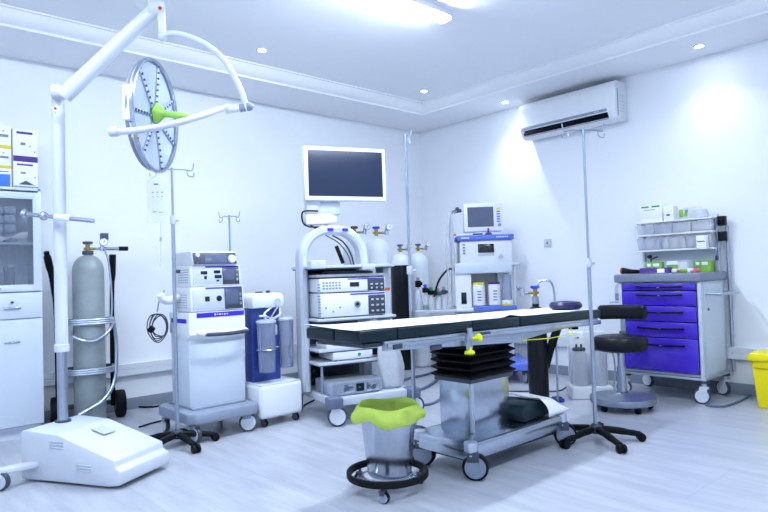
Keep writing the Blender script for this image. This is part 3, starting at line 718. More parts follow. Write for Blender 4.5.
caster(es, .2, -.26, .066, .035, .13, GREYD, PALE, GREYP, R(-29)); caster(es, -.19, -.26, .055, .03, .13, GREYD, PALE, GREYP, R(-80))
caster(es, -.2, .18, .05, .03, .13, GREYD, PALE, GREYP, R(90)); caster(es, .23, .18, .05, .03, .13, GREYD, PALE, GREYP, R(70))
# coil of leads hanging on the hook
cl = thing('cable_coil', 'coil of thin black cables hanging at the left side of the diathermy trolley', 'cable', (0, 0, 0), 0)
q = AT(157.5, 327, 4.45); cl.location = q
for k in range(5):
    rr_ = .085 - .006 * k; b = B(GREYD)
    b.tube([(CR.x * math.cos(a) * rr_ * (.75 if k % 2 else .9) + .012 * k * CF.x, CR.y * math.cos(a) * rr_ * .85 + .012 * k * CF.y, math.sin(a) * rr_ * (1.2 + .12 * math.sin(3 * a + k))) for a in [2 * PI * i / 14 for i in range(14)]], .0042, 7, True, True, 3); b.build('loop', cl)
b = B(BLACK); b.cyl((CR.x * -.03, CR.y * -.03, -.0), (CR.x * -.06, CR.y * -.06, -.03), .022, n=14, bev=.004); b.build('plug', cl)
b = B(GREYP); b.tube([(0, 0, .11), (.02, .0, .2), (.06, .01, .26)], .006, 8); b.build('tie', cl)

# ================================================================ SUCTION UNIT
su = thing('suction_unit', 'white suction unit with navy column and two clear canisters between the trolleys', 'suction unit', (2.348, 3.992, 0), 0)
b = B(WHITE); b.bb(0, .377, 0, .32, .062, .31, .03, 4); b.build('base_housing', su)
b = B(CAB); b.bb(.012, .366, .01, .31, .3, .315, .006); b.build('top_plate', su)
for x, y in ((.05, .05), (.327, .05), (.05, .27), (.327, .27)): caster(su, x, y, .028, .03, .066, BLACK, GREYD, GREYD, R(-60))
b = B(NAVY); b.bb(.035, .285, .16, .28, .312, .89, .012); b.build('column', su)
b = B(WHITE); b.prism([(.01, .875), (.285, .875), (.29, .955), (.272, .985), (.035, .99), (.008, .955)], 'y', .09, .29, .02); hd = b.build('pump_head', su)
b = B(GREYD); b.cyl((.18, .15, .985), (.18, .15, 1.005), .016, n=14); b.box((.1, .15, .995), (.05, .03, .012), .003); b.build('controls', hd)
b = B(PALE); b.torus((.22, .085, .915), .025, .006, (0, -1, 0), 20, 8); b.cyl((.22, .09, .915), (.22, .085, .915), .024, n=18); b.build('gauge', hd)
def canister(cx, cy, r, z0, z1, nm):
    j = B(CLEARB); j.lathe([(0, z0), (r * .85, z0), (r * .88, z0 + .01), (r, z1), (r * .96, z1), (r * .84, z0 + .015), (0, z0 + .008)], (cx, cy, 0), 28); j = j.build('canister', su)
    l = B(PALE); l.lathe([(0, z1 + .012), (r * .9, z1 + .012), (r * 1.08, z1 + .004), (r * 1.08, z1 - .01), (r * 1.0, z1 - .01)], (cx, cy, 0), 28); l.cyl((cx - .02, cy - .02, z1), (cx - .02, cy - .02, z1 + .035), .01, n=10); l.build('lid', j)
    return j
j1 = canister(.11, .075, .07, .395, .775, 'a'); j2 = canister(.335, .165, .066, .40, .775, 'b')
b = B(WHITE); b.torus((.06, .04, .82), .022, .006, (0, 0, 1), 18, 7); b.build('lid_handle', j1)
b = B(STEELS); b.torus((.11, .075, .565), .073, .006, (0, 0, 1), 28, 8); b.box((.235, .16, .565), (.12, .012, .02), .003); b.build('bracket', su)
b = B(GREYP); b.box((.345, .115, .53), (.035, .02, .09), .006); b.build('clip', su)
b = B(CLEAR); b.tube([(.2, .08, .9), (.12, .06, .86), (.07, .03, .83), (.12, .0, .8), (.2, .02, .83), (.22, .05, .87)], .008, 8); b.build('suction_tube', su)
b = B(PALE); b.tube([(.23, .08, .89), (.2, .1, .84), (.17, .12, .78), (.14, .1, .765)], .006, 8); b.build('suction_tube', su)
b = B(PALE); b.box((.22, .145, .7), (.05, .03, .08), .008); b.build('valve_block', su)

# ================================================================ MONITOR TOWER
TW = thing('endoscopy_tower', 'white arched equipment tower carrying a large monitor and stacked units', 'equipment trolley', (3.155, 3.799, 0), R(-14))
b = B(PALE)
b.bb(-.37, .33, -.27, -.21, .145, .205, .006); b.bb(-.37, -.29, -.22, .5, .145, .2, .006); b.bb(.25, .33, -.22, .5, .145, .2, .006); b.bb(-.3, .26, -.2, .48, .18, .2, .003)
b.build('base_frame', TW)
for x, y in ((-.35, -.25), (.31, -.25), (-.35, .46), (.31, .46)):
    B(mat('slate_plastic', '#66718c', .45, var=.04)).bb(x - .055, x + .055, y - .055, y + .055, .135, .215, .014).build('corner_cap', TW)
    caster(TW, x, y, .074, .036, .15, GREYD, WHITEM, WHITEM, R(-23) if y < 0 else R(70))
# arch
def arch(xl, xr, z0, zt, rad, y):
    P = [(xl, y, z0), (xl, y, (z0 + zt) / 2), (xl, y, zt - rad)]
    for i in range(1, 6): a = PI - i / 6 * PI / 2; P.append((xl + rad + rad * math.cos(a), y, zt - rad + rad * math.sin(a)))
    P.append((xl + rad, y, zt)); P.append((xr - rad, y, zt))
    for i in range(1, 6): a = PI / 2 - i / 6 * PI / 2; P.append((xr - rad + rad * math.cos(a), y, zt - rad + rad * math.sin(a)))
    P += [(xr, y, zt - rad), (xr, y, (z0 + zt) / 2), (xr, y, z0)]
    return P
def sweep_rect(mt, pts, w, d, bev=.01):
    """rectangular section swept along a path lying in an xz plane"""
    b = B(mt); N = len(pts); o = 0; sec = [(-w / 2, -d / 2 + bev), (-w / 2 + bev, -d / 2), (w / 2 - bev, -d / 2), (w / 2, -d / 2 + bev), (w / 2, d / 2 - bev), (w / 2 - bev, d / 2), (-w / 2 + bev, d / 2), (-w / 2, d / 2 - bev)]
    k = len(sec)
    for i in range(N):
        a = Vector(pts[max(0, i - 1)]); c = Vector(pts[min(N - 1, i + 1)]); t = (c - a).normalized(); nrm = Vector((-t.z, 0, t.x))
        for (u, v) in sec: b.v.append(tuple(Vector(pts[i]) + nrm * u + Vector((0, v, 0))))
    for i in range(N - 1):
        for j in range(k): b.f.append([i * k + j, i * k + (j + 1) % k, (i + 1) * k + (j + 1) % k, (i + 1) * k + j]); b.mi.append(0)
    b.f.append(list(range(k))); b.mi.append(0); b.f.append([(N - 1) * k + j for j in range(k)][::-1]); b.mi.append(0)
    return b
sweep_rect(PALE, arch(-.405, .135, .2, 1.475, .23, .2), .07, .13, .02).build('arch_frame', TW)
b = B(PURP); b.bb(-.2, -.15, .128, .136, 1.463, 1.488); b.build('badge', TW); b = B(PURP); b.bb(-.07, -.02, .128, .136, 1.463, 1.488); b.build('badge', TW)
b = B(GREYP)
for i in range(5): b.box((-.14 + i * .015, .1335, 1.475), (.009, .002, .007))
b.build('maker_mark', TW)
def shelf(z, x0=-.385, x1=.3, y0=-.06, y1=.42, lab='shelf'):
    b = B(PALE); b.bb(x0, x1, y0, y1, z - .022, z, .005); b.m(GREYD).bb(x0 + .01, x1 - .01, y0 + .005, y1 - .01, z - .03, z - .022)
    return b.build(lab, TW)
top = shelf(1.185, -.415, .3, -.06, .42)
b = B(PALE); b.bb(-.43, -.31, -.075, .02, 1.16, 1.225, .006); b.build('shelf_bracket', TW); b = B(PALE); b.bb(.0, .11, -.085, .0, 1.14, 1.19, .008); b.build('shelf_bracket', TW)
for z in (.775, .44): shelf(z)
shelf(1.115, -.36, .23, .0, .4)
b = B(PALE); b.bb(.235, .29, .02, .16, .2, 1.17, .006); b.build('side_panel', TW)
b = B(GREYD); b.bb(-.38, .2, .405, .42, .2, 1.17); b.build('back_panel', TW)
# things on the tower shelves
tray = thing('keyboard', 'black keyboard lying on the upper shelf of the arched tower', 'keyboard', (0, 0, 0))
TM = TW.matrix_basis
def on_tower(t, x, y, z, rz=0.): t.location = TM @ Vector((x, y, z)); t.rotation_euler = (0, 0, R(-14) + rz)
b = B(GREYD); b.bb(-.2, .2, -.06, .06, 0, .018, .004); b.build('key_tray', tray)
b = B(GREYP)
for i in range(14):
    for j in range(4): b.bb(-.19 + i * .027, -.167 + i * .027, -.05 + j * .025, -.03 + j * .025, .018, .022)
b.build('keys', tray); on_tower(tray, -.05, .1, 1.1155)
def box_unit(label, cat, x, y, z, w, d, h, name='insufflator', mt=None):
    t = thing(name, label, cat); on_tower(t, x, y, z)
    b = B(mt or WHITE); b.bb(-w / 2, w / 2, 0, d, .008, h, .006); 
    b.m(GREYD)
    for sx in (-1, 1):
        for yy in (.03, d - .03): b.cyl((sx * (w / 2 - .03), yy, 0), (sx * (w / 2 - .03), yy, .01), .012, n=10)
    b.build('housing', t)
    return t
u1 = box_unit('white camera unit with a small black display, upper unit behind the tower arch', 'camera unit', -.07, -.045, .968, .57, .36, .112, 'camera_unit')
b = B(SCREEND); b.bb(-.03, .05, -.003, 0, .045, .08); b.build('display', u1)
b = B(GREYD); b.bb(.125, .275, -.004, 0, .01, .1, .001); b.build('control_panel', u1)
b = B(PALE)
for i in range(3): b.box((.16 + i * .045, -.006, .06), (.022, .004, .012), .001); b.cyl((.16 + i * .045, -.004, .03), (.16 + i * .045, -.009, .03), .008, n=10)
b.build('keys', u1); B(PURP).bb(-.05, .275, -.002, 0, .101, .109).build('trim_stripe', u1)
b = B(GREYP)
for i in range(6):
    for j in range(3): b.bb(-.262 + i * .027, -.243 + i * .027, -.001, 0, .03 + j * .022, .044 + j * .022)
b.build('vent_slots', u1)
b = B(WHITE); b.cyl((-.055, 0, .062), (-.055, -.004, .062), .014, n=16); b.build('power_button', u1)
u2 = box_unit('white light source unit with round lamp port, under the camera unit on the tower', 'light source', -.07, -.05, .776, .57, .36, .19, 'light_source')
b = B(GREYD); b.bb(.125, .275, -.004, 0, .012, .165, .001); b.build('control_panel', u2)
for i in range(3):
    for j in range(3): B(PALE).box((.16 + i * .045, -.006, .04 + j * .045), (.022, .004, .014), .001).build('key', u2)
B(PURP).bb(-.03, .275, -.002, 0, .172, .184).build('trim_stripe', u2)
b = B(STEELS); b.cyl((.025, 0, .1), (.025, -.012, .1), .026, n=20); b.m(SCREEND).cyl((.025, -.012, .1), (.025, -.013, .1), .014, n=16); b.build('lamp_port', u2)
b = B(GREYP)
for sx, sz in ((-.24, .08), (-.12, .08), (-.18, .05)): b.cyl((sx, 0, sz), (sx, -.003, sz), .008, n=10)
b.build('screws', u2)
b = B(WHITE); b.torus((-.06, -.002, .05), .014, .003, (0, -1, 0), 18, 6); b.build('power_button', u2)
u3 = box_unit('flat white unit with a green button on the lower tower shelf', 'pump unit', -.09, -.05, .441, .34, .3, .075, 'pump_unit')
B(GREENL).cyl((.05, 0, .04), (.05, -.008, .04), .013, n=16).build('button', u3)
u4 = box_unit('silver unit with green display standing on the base of the tower', 'shaver console', -.13, -.2, .2, .42, .34, .105, 'shaver_console', ALU)
b = B(ALU); b.bb(-.2, .2, -.003, 0, .01, .1); b.build('front_plate', u4)
b = B(STEELS); b.bb(-.12, -.03, -.008, 0, .02, .085, .002); b.build('socket_block', u4); b = B(STEELS); b.bb(.07, .17, -.008, 0, .02, .085, .002); b.cyl((.12, -.008, .05), (.12, -.03, .05), .02, n=16); b.build('socket_block', u4)
b = B(SCREEND); b.bb(-.015, .05, -.006, 0, .025, .085); b.m(GREENL).bb(.005, .02, -.007, 0, .05, .06); b.build('display', u4)
tr_ = thing('device_box', 'small white box with a dark screen at the back of the lower tower shelf', 'device'); on_tower(tr_, .155, .02, .441)
b = B(WHITE); b.bb(-.065, .065, 0, .25, 0, .075, .006); b.build('housing', tr_); B(SCREEND).bb(-.045, .045, -.003, 0, .015, .065).build('screen', tr_)
b = B(WHITE); b.bb(-.11, .22, -.1, .12, 0, .04, .006)
tag(b.build('document_box'), 'flat white box at the front of the middle tower shelf beneath the sheet end', 'box'); bpy.data.objects['document_box'].location = TM @ Vector((-.2, .06, .5405)); bpy.data.objects['document_box'].rotation_euler = (0, 0, R(-14))
shelf(.54, -.38, .3, -.055, .4)
org = ORANGE
b = B(ORANGE); b.bb(-.03, .03, -.002, 0, 0, .022); o_ = b.build('orange_sticker', TW); o_.location = (.262, .018, .97)
# loose cables behind shelves
b = B(BLACK)
for k in range(5): b.tube([(-.33 + .03 * k, .22, .405), (-.32 + .04 * math.sin(k), .18, .36), (-.30 + .05 * math.cos(2 * k), .23, .3), (-.31 + .03 * k, .2, .22)], .008, 7)
b.build('cable_bundle', TW)
b = B(POLE); b.cyl((-.35, -.03, .2), (-.35, -.03, .42), .01, n=10); b.build('support_rod', TW)
b = B(GREYP)
for i in range(12): b.bb(-.372, -.352, -.05, -.04, .79 + i * .022, .80 + i * .022)
b.build('cable_comb', TW)
b = B(GREYD)
for k in range(2): b.tube([(-.16 + .06 * k, .27, 1.44), (-.05 + .05 * k, .27, 1.38), (.03 + .03 * k, .26, 1.28), (.06 + .025 * k, .26, 1.19)], .005 + .002 * k, 8); b.build('monitor_cable', TW); b = B(GREYD)

b = B(BLACK); b.box((0, 0, .075), (.03, .02, .15), .006, (0, R(-22), 0)); 
hs = b.build('handset'); tag(hs, 'black handset leaning upright on the top shelf of the tower', 'handset'); hs.location = TM @ Vector((-.15, .02, 1.193)); hs.rotation_euler = (0, 0, R(-14))
# foil bag hanging on the tower's right side
def foil(u, v):
    a = u * 2 * PI; r1 = (.11 + .02 * math.sin(3 * a + 5 * v)) * (1 - .35 * v ** 2); return (r1 * math.cos(a) * (1.0 + .15 * v), .07 * math.sin(a) * (1.1 - .5 * v) * (.8 + .4 * math.sin(4 * a) * .3), .34 * v + .012 * math.sin(5 * a) * v)
b = B(clear('foil_film', '#e6ecf6', .2, .5)); b.grid(foil, 28, 12, True); b.build
fb = b.build('plastic_bag', None, 60, None, .0015); tag(fb, 'crumpled clear plastic bag of supplies beside the bottom unit of the tower', 'bag'); fb.location = TM @ Vector((.205, -.1, .207)); fb.rotation_euler = (0, 0, R(-14))
# monitor
mo = TW
MP = Vector((3.0, 4.0, 0)); ang = R(-21)
ML = (TM.inverted() @ (Matrix.Translation(MP) @ Matrix.Rotation(ang, 4, 'Z')))
def ml(b_, nm, par=TW):
    b_.v = [tuple(ML @ Vector(v)) for v in b_.v]; return b_.build(nm, par)
b = B(WHITE); b.bb(-.17, .53, 0, .055, 1.715, 2.155, .012); b.bb(.0, .36, .05, .09, 1.78, 2.09, .015); mon = ml(b, 'monitor')
b = B(SCREEN); b.bb(-.138, .5, -.002, .004, 1.75, 2.125); ml(b, 'screen', mon)
b = B(PALE); b.bb(-.15, -.03, .04, .12, 1.6, 1.78, .012); b.bb(-.05, .15, .05, .12, 1.6, 1.72, .03); ml(b, 'monitor_neck')
b = B(WHITE); b.prism([(-.16, 1.515), (.11, 1.535), (.11, 1.59), (.04, 1.612), (-.16, 1.612)], 'y', .03, .17, .02); b.cyl((.06, .1, 1.47), (.06, .1, 1.6), .04, n=20); ml(b, 'swivel_arm')
b = B(BLACK); b.tube([(-.06, .02, 1.63), (-.16, .02, 1.63), (-.19, .03, 1.61), (-.185, .03, 1.54), (-.14, .03, 1.505), (-.04, .04, 1.5)], .007, 8); ml(b, 'arm_cable')
b = B(GREYD); b.tube([(-.12, .05, 1.52), (-.06, .03, 1.48), (.0, .03, 1.49), (.05, .04, 1.51)], .006, 8); ml(b, 'arm_cable')

# ================================================================ ANAESTHETIC MACHINE
AM = thing('anaesthetic_machine', 'white anaesthetic machine with blue top stripe and grey screen in the room corner', 'anaesthetic machine', (4.95, 4.10, 0), R(-44))
b = B(BLUEST); b.prism([(-.2, -.36), (.44, -.36), (.5, -.28), (.5, .42), (-.24, .42), (-.24, -.3)], 'z', .125, .2, .015); b.build('base', AM)
for x, y in ((-.18, -.3), (.43, -.29), (-.18, .36), (.44, .36)): caster(AM, x, y, .056, .036, .13, GREYD, GREYP, GREYD, R(-70))
b = B(WHITE); b.bb(-.2, .38, -.02, .4, .2, .7, .012); b.build('drawer_cabinet', AM)
for i, (z0, z1) in enumerate(((.22, .44), (.45, .57), (.58, .69))):
    b = B(PALE); b.bb(-.18, .36, -.032, -.018, z0, z1, .004); d = b.build('drawer', AM); B(BLUEST).bb(.0, .18, -.04, -.03, z1 - .03, z1 - .015, .002).build('handle', d)
b = B(WHITE); b.bb(-.2, .4, -.12, .4, .7, .735, .008); b.build('worktop', AM)
b = B(BLUEST); b.bb(-.03, .4, -.16, -.115, .705, .75, .006); b.build('front_ledge', AM)
b = B(YELLOW); b.bb(.26, .34, -.15, -.1, .751, .77, .003); b.build('yellow_cap', AM)
b = B(WHITE); b.bb(-.2, -.03, -.01, .38, .735, 1.09, .01); b.bb(.255, .38, .1, .38, .735, 1.09, .01); b.bb(-.03, .26, .3, .38, .735, 1.09); b.build('side_housing', AM)
b = B(SCREEND); b.bb(-.14, -.085, -.016, -.008, .77, .89, .003); b.build('dark_inlet', AM)
b = B(CAB); b.bb(-.2, .39, -.04, .38, 1.08, 1.19, .012); b.build('shelf_block', AM)
b = B(WHITE); b.prism([(0, 1.185), (-.02, 1.42), (.36, 1.42), (.36, 1.185)], 'x', -.14, .4, .012); up = b.build('ventilator_housing', AM)
b = B(SCREEND); b.box((.13, -.016, 1.345), (.165, .008, .105), .003, (R(-5), 0, 0)); b.build('display', up)
b = B(PALE); b.box((.13, -.0085, 1.27), (.17, .01, .022), .003, (R(-5), 0, 0)); b.cyl((.28, -.005, 1.25), (.28, -.03, 1.25), .022, n=20); b.build('keys', up)
b = B(INK)
for i in range(4): b.box((-.095, -.0185, 1.29 + .03 * i), (.022, .004, .016), 0, (R(-5), 0, 0))
b.build('lettering', up)
b = B(BLUEST); b.prism([(-.05, 1.42), (-.055, 1.474), (.38, 1.474), (.38, 1.42)], 'x', -.165, .415, .008); b.build('top_stripe', AM)
b = B(PAPER)
for i in range(4): b.box((-.115 + i * .022, -.0545, 1.447), (.016, .003, .014))
for i in range(7): b.box((.24 + i * .018, -.0545, 1.449), (.012, .003, .01))
b.build('maker_mark', AM)
b = B(WHITE); b.bb(-.085, .32, .0, .14, 1.51, 1.805, .014); mo2 = b.build('monitor', AM)
b = B(SCREENG); b.bb(-.045, .222, -.003, .002, 1.56, 1.765); b.build('screen', mo2)
b = B(BLUEST)
for i in range(5): b.box((.272, -.002, 1.61 + .026 * i), (.035, .005, .014), .001)
b.m(YELLOW).box((.272, -.002, 1.745), (.035, .005, .018), .001); b.m(GREYP).cyl((.28, 0, 1.575), (.28, -.012, 1.575), .017, n=18); b.build('keys', mo2)
b = B(WHITE); b.bb(.03, .23, .02, .2, 1.474, 1.512, .005); b.build('monitor_foot', AM)
b = B(GREYD); b.cyl((.0, -.02, 1.484), (.1, -.02, 1.486), .008, n=10); b.build('pen', AM)
b = B(CARDV); b.prism([(.125, 1.476), (.2, 1.476), (.185, 1.5), (.17, 1.5), (.168, 1.545), (.155, 1.545), (.153, 1.5), (.135, 1.495)], 'y', -.03, .01, .003); b.build('mask_holder', AM)
for x, mt, nm in ((.045, YELLOW, 'y'), (.205, CARDV, 'v')):
    b = B(WHITE); b.cyl((x, .02, .752), (x, .02, .965), .064, n=26, bev=.008); ca = b.build('absorber_canister', AM)
    b = B(mt); b.cyl((x, .02, .965), (x, .02, .988), .06, n=24, bev=.004); b.build('cap', ca)
    b = B(INK)
    for i in range(4): b.bb(x - .022, x + .018, -.0458, -.044, .80 + i * .03, .812 + i * .03)
    b.build('lettering', ca)
b = B(CLEARB); b.cyl((.33, -.01, .8), (.33, -.01, 1.06), .048, n=20); b.build('bellows_chamber', AM)
b = B(WHITE); b.cyl((.33, -.01, .755), (.33, -.01, .8), .06, n=20, bev=.006); b.build('bellows_base', AM)
b = B(PALE); b.tube([(.415, .02, .72), (.415, .02, 1.16)], .016, 10, False); b.cyl((.39, .0, 1.165), (.47, .0, 1.165), .014, n=12); b.build('bag_arm', AM)
b = B(PALE); b.bb(-.215, -.19, .0, .3, .75, 1.72, .006); b.build('side_rail', AM)
b = B(FROST); b.tube([(-.19, -.01, 1.72), (-.24, -.03, 1.68), (-.27, -.04, 1.4), (-.27, -.05, 1.1), (-.26, -.06, .8), (-.3, -.1, .74)], .016, 12); b.build('breathing_hose', AM)
b = B(FROST); b.tube([(-.16, -.02, 1.73), (-.2, -.06, 1.66), (-.215, -.06, 1.3), (-.22, -.06, .95), (-.23, -.08, .76)], .013, 12); b.build('breathing_hose', AM)
b = B(GREYD); b.cyl((-.2, -.02, 1.72), (-.11, -.01, 1.735), .018, n=14); b.sph((-.15, -.02, 1.75), .022); b.build('hose_connector', AM)
b = B(ORANGE); b.cyl((-.185, -.02, 1.485), (-.185, -.035, 1.485), .014, n=12); b.build('orange_dot', AM)
b = B(BLACK); b.tube([(-.2, -.02, 1.13), (-.27, -.04, 1.13), (-.36, -.06, 1.03), (-.41, -.08, .9), (-.42, -.1, .86)], .011, 9); b.build('gas_hose', AM)
# breathing connectors standing on the side arm of the machine
arm = B(PALE); arm.bb(-.62, -.2, -.14, .05, .7, .725, .005); arm.build('side_shelf', AM)
rs = random.Random(3)
for k, (x, y, z0, h, r, mt, cp) in enumerate(((-.58, -.05, .726, .2, .026, PALE, BLACK), (-.51, -.08, .726, .15, .024, CLEAR, BLACK), (-.45, -.03, .726, .13, .03, FILM, BLACK), (-.38, .01, .726, .12, .028, FILM, GREYD), (-.315, .015, .726, .13, .022, PALE, GREYD))):
    h *= 1.5; r *= 1.2
    t = thing('connector_valve', ('pale flow valve with black head, leftmost on the side shelf of the anaesthetic machine', 'clear flow valve with black head and blue knob on the machine side shelf', 'milky humidifier bottle with black cap on the machine side shelf', 'milky bottle with grey cap beside the black hose of the machine', 'pale valve nearest the anaesthetic machine on its side shelf')[k], 'valve', (0, 0, 0), R(-44), 'valves on the machine side shelf')
    t.location = AM.matrix_basis @ Vector((x, y, z0))
    B(mt).lathe([(0, 0), (r, 0), (r * 1.05, .01), (r, h * .6), (r * .5, h * .7), (r * .5, h)], n=18).build('bottle', t)
    b = B(cp); b.cyl((0, 0, h * .78), (0, 0, h), r * 1.0, n=16, bev=.004); b.cyl((-.03, 0, h * .9), (.045, 0, h * .9), r * .55, n=12); b.build('head', t)
    b = B(BLUE if k in (1,) else (GREENL if k == 2 else GREYP)); b.cyl((0, 0, h), (0, 0, h + .035), r * .6, n=14, bev=.003); b.build('knob', t)
    if k == 1: b = B(mat('teal_liquid', '#46c2b0', .3)); b.cyl((0, 0, .003), (0, 0, .05), r * .9, n=16); b.build('liquid', t)

# ================================================================ OPERATING TABLE
TR = Vector((2.95, 2.40, 0))
OT = thing('operating_table', 'stainless operating table with dark green pads on a bellows column and wheeled base', 'operating table', TR, 0)
def zt(X): return .848 - .0155 * (X - 1.53)       # top of the pads, tilted a little towards the head end
YN, YF = 2.185, 2.615
SL = math.atan(.0155)
def wx(X): return X - TR.x
yn, yf = YN - TR.y, YF - TR.y
ymid = yn + (yf - yn) * .46
for X0_, X1_, ya, yb2 in ((1.81, 2.05, yn, ymid - .004), (1.81, 2.05, ymid + .004, yf), (2.055, 2.615, yn, yf), (2.62, 3.045, yn, yf), (3.05, 3.99, yn, yf)):
    xm = (X0_ + X1_) / 2
    b = B(PAD); b.box((wx(xm), (ya + yb2) / 2, zt(xm) - .029), (X1_ - X0_, yb2 - ya, .058), .012, (0, SL, 0), 3); b.build('pad', OT)
b = B(ALU); b.prism([(wx(X), z) for X, z in ((1.97, zt(1.97) - .06), (3.97, zt(3.97) - .06), (3.97, .735), (3.3, .70), (3.02, .675), (1.97, .735))], 'y', yn + .008, yn + .03, .003); b.build('side_frame', OT)
b = B(ALU); b.prism([(wx(X), z) for X, z in ((1.97, zt(1.97) - .06), (3.97, zt(3.97) - .06), (3.97, .735), (3.3, .70), (3.02, .675), (1.97, .735))], 'y', yf - .03, yf - .008, .003); b.build('side_frame', OT)
b = B(GREYD); b.bb(wx(1.86), wx(3.97), yn + .03, yf - .03, .757, .777, .003); b.build('panel_support', OT)
b = B(STEELS); b.box((wx(2.965), yn - .012, zt(2.965) - .085), (1.99, .008, .028), .002, (0, SL, 0))
for X in (2.1, 2.55, 3.1, 3.5, 3.78): b.box((wx(X), yn - .001, zt(X) - .085), (.03, .02, .02), .002)
b.build('accessory_rail', OT)
b = B(STEELS); b.bb(wx(2.53), wx(2.57), yn - .032, yn - .016, .685, .80, .003); cl_ = b.build('rail_clamp', OT)
b = B(YKNOB); b.cyl((wx(2.57), yn - .024, zt(2.6) - .09), (wx(2.6), yn - .03, zt(2.6) - .09), .008, n=12); b.sph((wx(2.62), yn - .032, zt(2.6) - .09), .023, (.8, 1, 1)); b.build('knob', cl_)
b = B(YKNOB); b.lathe([(0, -.022), (.026, -.02), (.03, -.012), (.024, -.002), (.012, .004), (.01, .02)], (wx(2.55), yn - .024, .68), 18); b.build('knob', cl_)
b = B(GREYD); b.bb(wx(2.66), wx(2.74), yn - .02, yn - .008, zt(2.7) - .078, zt(2.7) - .064, .002); b.build('rail_slot', OT); b = B(GREYD); b.bb(wx(2.28), wx(2.36), yn - .001, yn + .009, .705, .73, .002); b.build('rail_slot', OT); b = B(GREYD); b.bb(wx(2.0), wx(2.06), yn - .022, yn - .008, zt(2) - .1, zt(2) - .075, .002); b.build('rail_slot', OT)
b = B(YKNOB); b.tube([(wx(2.93), yn + .04, .685), (wx(3.3), yn - .03, .675), (wx(3.56), yn - .03, .68), (wx(3.58), yn - .02, .695), (wx(3.58), yn + .01, .745)], .003, 8, False); b.build('release_wire', OT)
b = B(BLACK); b.cyl((wx(3.66), yn + .02, .72), (wx(3.66), yn + .02, .75), .008, n=10); b.lathe([(0, 0), (.03, .002), (.034, .012), (.012, .022), (0, .024)], (wx(3.66), yn + .02, .698), 16); b.build('lock_knob', OT)
b = B(STEELS); b.bb(wx(3.84), wx(3.9), yn - .01, yn + .008, zt(3.7) - .1, zt(3.7) - .065, .003); b.build('end_clamp', OT)
# column
px0, px1, py0, py1 = wx(2.67), wx(3.02), 2.265 - TR.y, 2.505 - TR.y
b = B(STEELS); b.bb(px0, px1, py0, py1, .19, .50, .004); b.build('column_cover', OT)
b = B(ALU); b.bb(px0 - .004, px0 + .02, py0 - .006, py0 + .01, .2, .5, .002); b.build('cover_seam', OT)
b = B(BLACK); cxm, cym = (px0 + px1) / 2, (py0 + py1) / 2; hx, hy = (px1 - px0) / 2, (py1 - py0) / 2
bl = B(BLACK); zz = .49; rings = []
N_ = 5
for i in range(N_):
    for (e, z) in ((.004, zz + i * .041), (.032, zz + i * .041 + .018), (.034, zz + i * .041 + .024)):
        rings.append((hx + e, hy + e, z))
rings.append((hx + .012, hy + .012, zz + N_ * .041))
for (ex, ey, z) in rings:
    for sx, sy in ((-1, -1), (1, -1), (1, 1), (-1, 1)): bl.v.append((cxm + sx * ex, cym + sy * ey, z))
for i in range(len(rings) - 1):
    for j in range(4): bl.f.append([i * 4 + j, i * 4 + (j + 1) % 4, (i + 1) * 4 + (j + 1) % 4, (i + 1) * 4 + j]); bl.mi.append(0)
bl.build('bellows', OT, 20)
b = B(GREYD); b.bb(px0 - .02, px1 + .02, py0 - .02, py1 + .02, .475, .5, .004); b.build('bellows_ring', OT)
b = B(ALU); b.bb(px0 - .05, px1 + .08, py0 - .03, py1 + .03, .69, .758, .006); b.build('head_plate', OT)
# base
bx0, bx1, by0, by1 = wx(2.5), wx(3.43), 2.135 - TR.y, 2.57 - TR.y
b = B(STEELS); b.prism([(bx0 + .02, by0), (bx1 - .02, by0), (bx1, by0 + .02), (bx1, by1 - .02), (bx1 - .02, by1), (bx0 + .02, by1), (bx0, by1 - .02), (bx0, by0 + .02)], 'z', .105, .195, .01)
b.m(GREYD).bb(bx0 + .08, bx1 - .08, by0 + .06, by1 - .06, .07, .105); b.build('base', OT)
for x, y, a in ((bx0 + .03, by0 + .025, R(-52)), (bx0 + .03, by1 - .03, R(-62)), (bx1 - .03, by0 + .025, R(-50)), (bx1 - .03, by1 - .03, R(60))):
    B(ALU).cyl((x, y, .125), (x, y, .2), .037, n=22, bev=.006).build('corner_post', OT)
    caster(OT, x, y, .07, .054, .15, BLACK, WORN, GREYD, a)
b = B(GREYD); b.bb(bx0 + .2, bx1 - .28, by0 + .002, by0 + .006, .19, .2); b.build('trim', OT)
# sheet on top
SHX0, SHX1 = 1.79, 3.93
def shf(u, v):
    X = SHX0 + (SHX1 - SHX0) * u
    nearY = YN + .006 + .006 * math.sin(X * 7) + .006 * math.sin(X * 17 + 1)
    Y = nearY + (YF - .02 - nearY) * v
    z = zt(X) + .004 + .0025 * math.sin(X * 9 + Y * 6) * math.sin(v * PI)
    z += .012 * math.exp(-((X - 2.98) / .05) ** 2) * math.exp(-v * 3)
    if u < .1: z += .014 * (1 - u / .1) ** 2 * v
    return (X, Y, z)
b = B(SHEET); b.grid(shf, 90, 14); tag(b.build('drape_sheet', None, 60, None, .003), 'long white sheet spread over the pads of the operating table', 'sheet')
# donut head ring
P = FL(565, 308, zt(3.3) + .01); P = Vector((P.x + .08, P.y + .15, zt(P.x) + .012))
P = FL(565.5, 304.5, zt(3.4) + .035)
b = B(DONUT); b.lathe([(.035 + .0, .006), (.055, 0), (.09, 0), (.108, .012), (.11, .032), (.095, .05), (.07, .054), (.048, .045), (.034, .025), (.035, .006)], n=40)
tag(b.build('head_ring'), 'dark purple gel head ring lying on the white sheet', 'head ring', None, (P.x, P.y, zt(P.x) + .009))
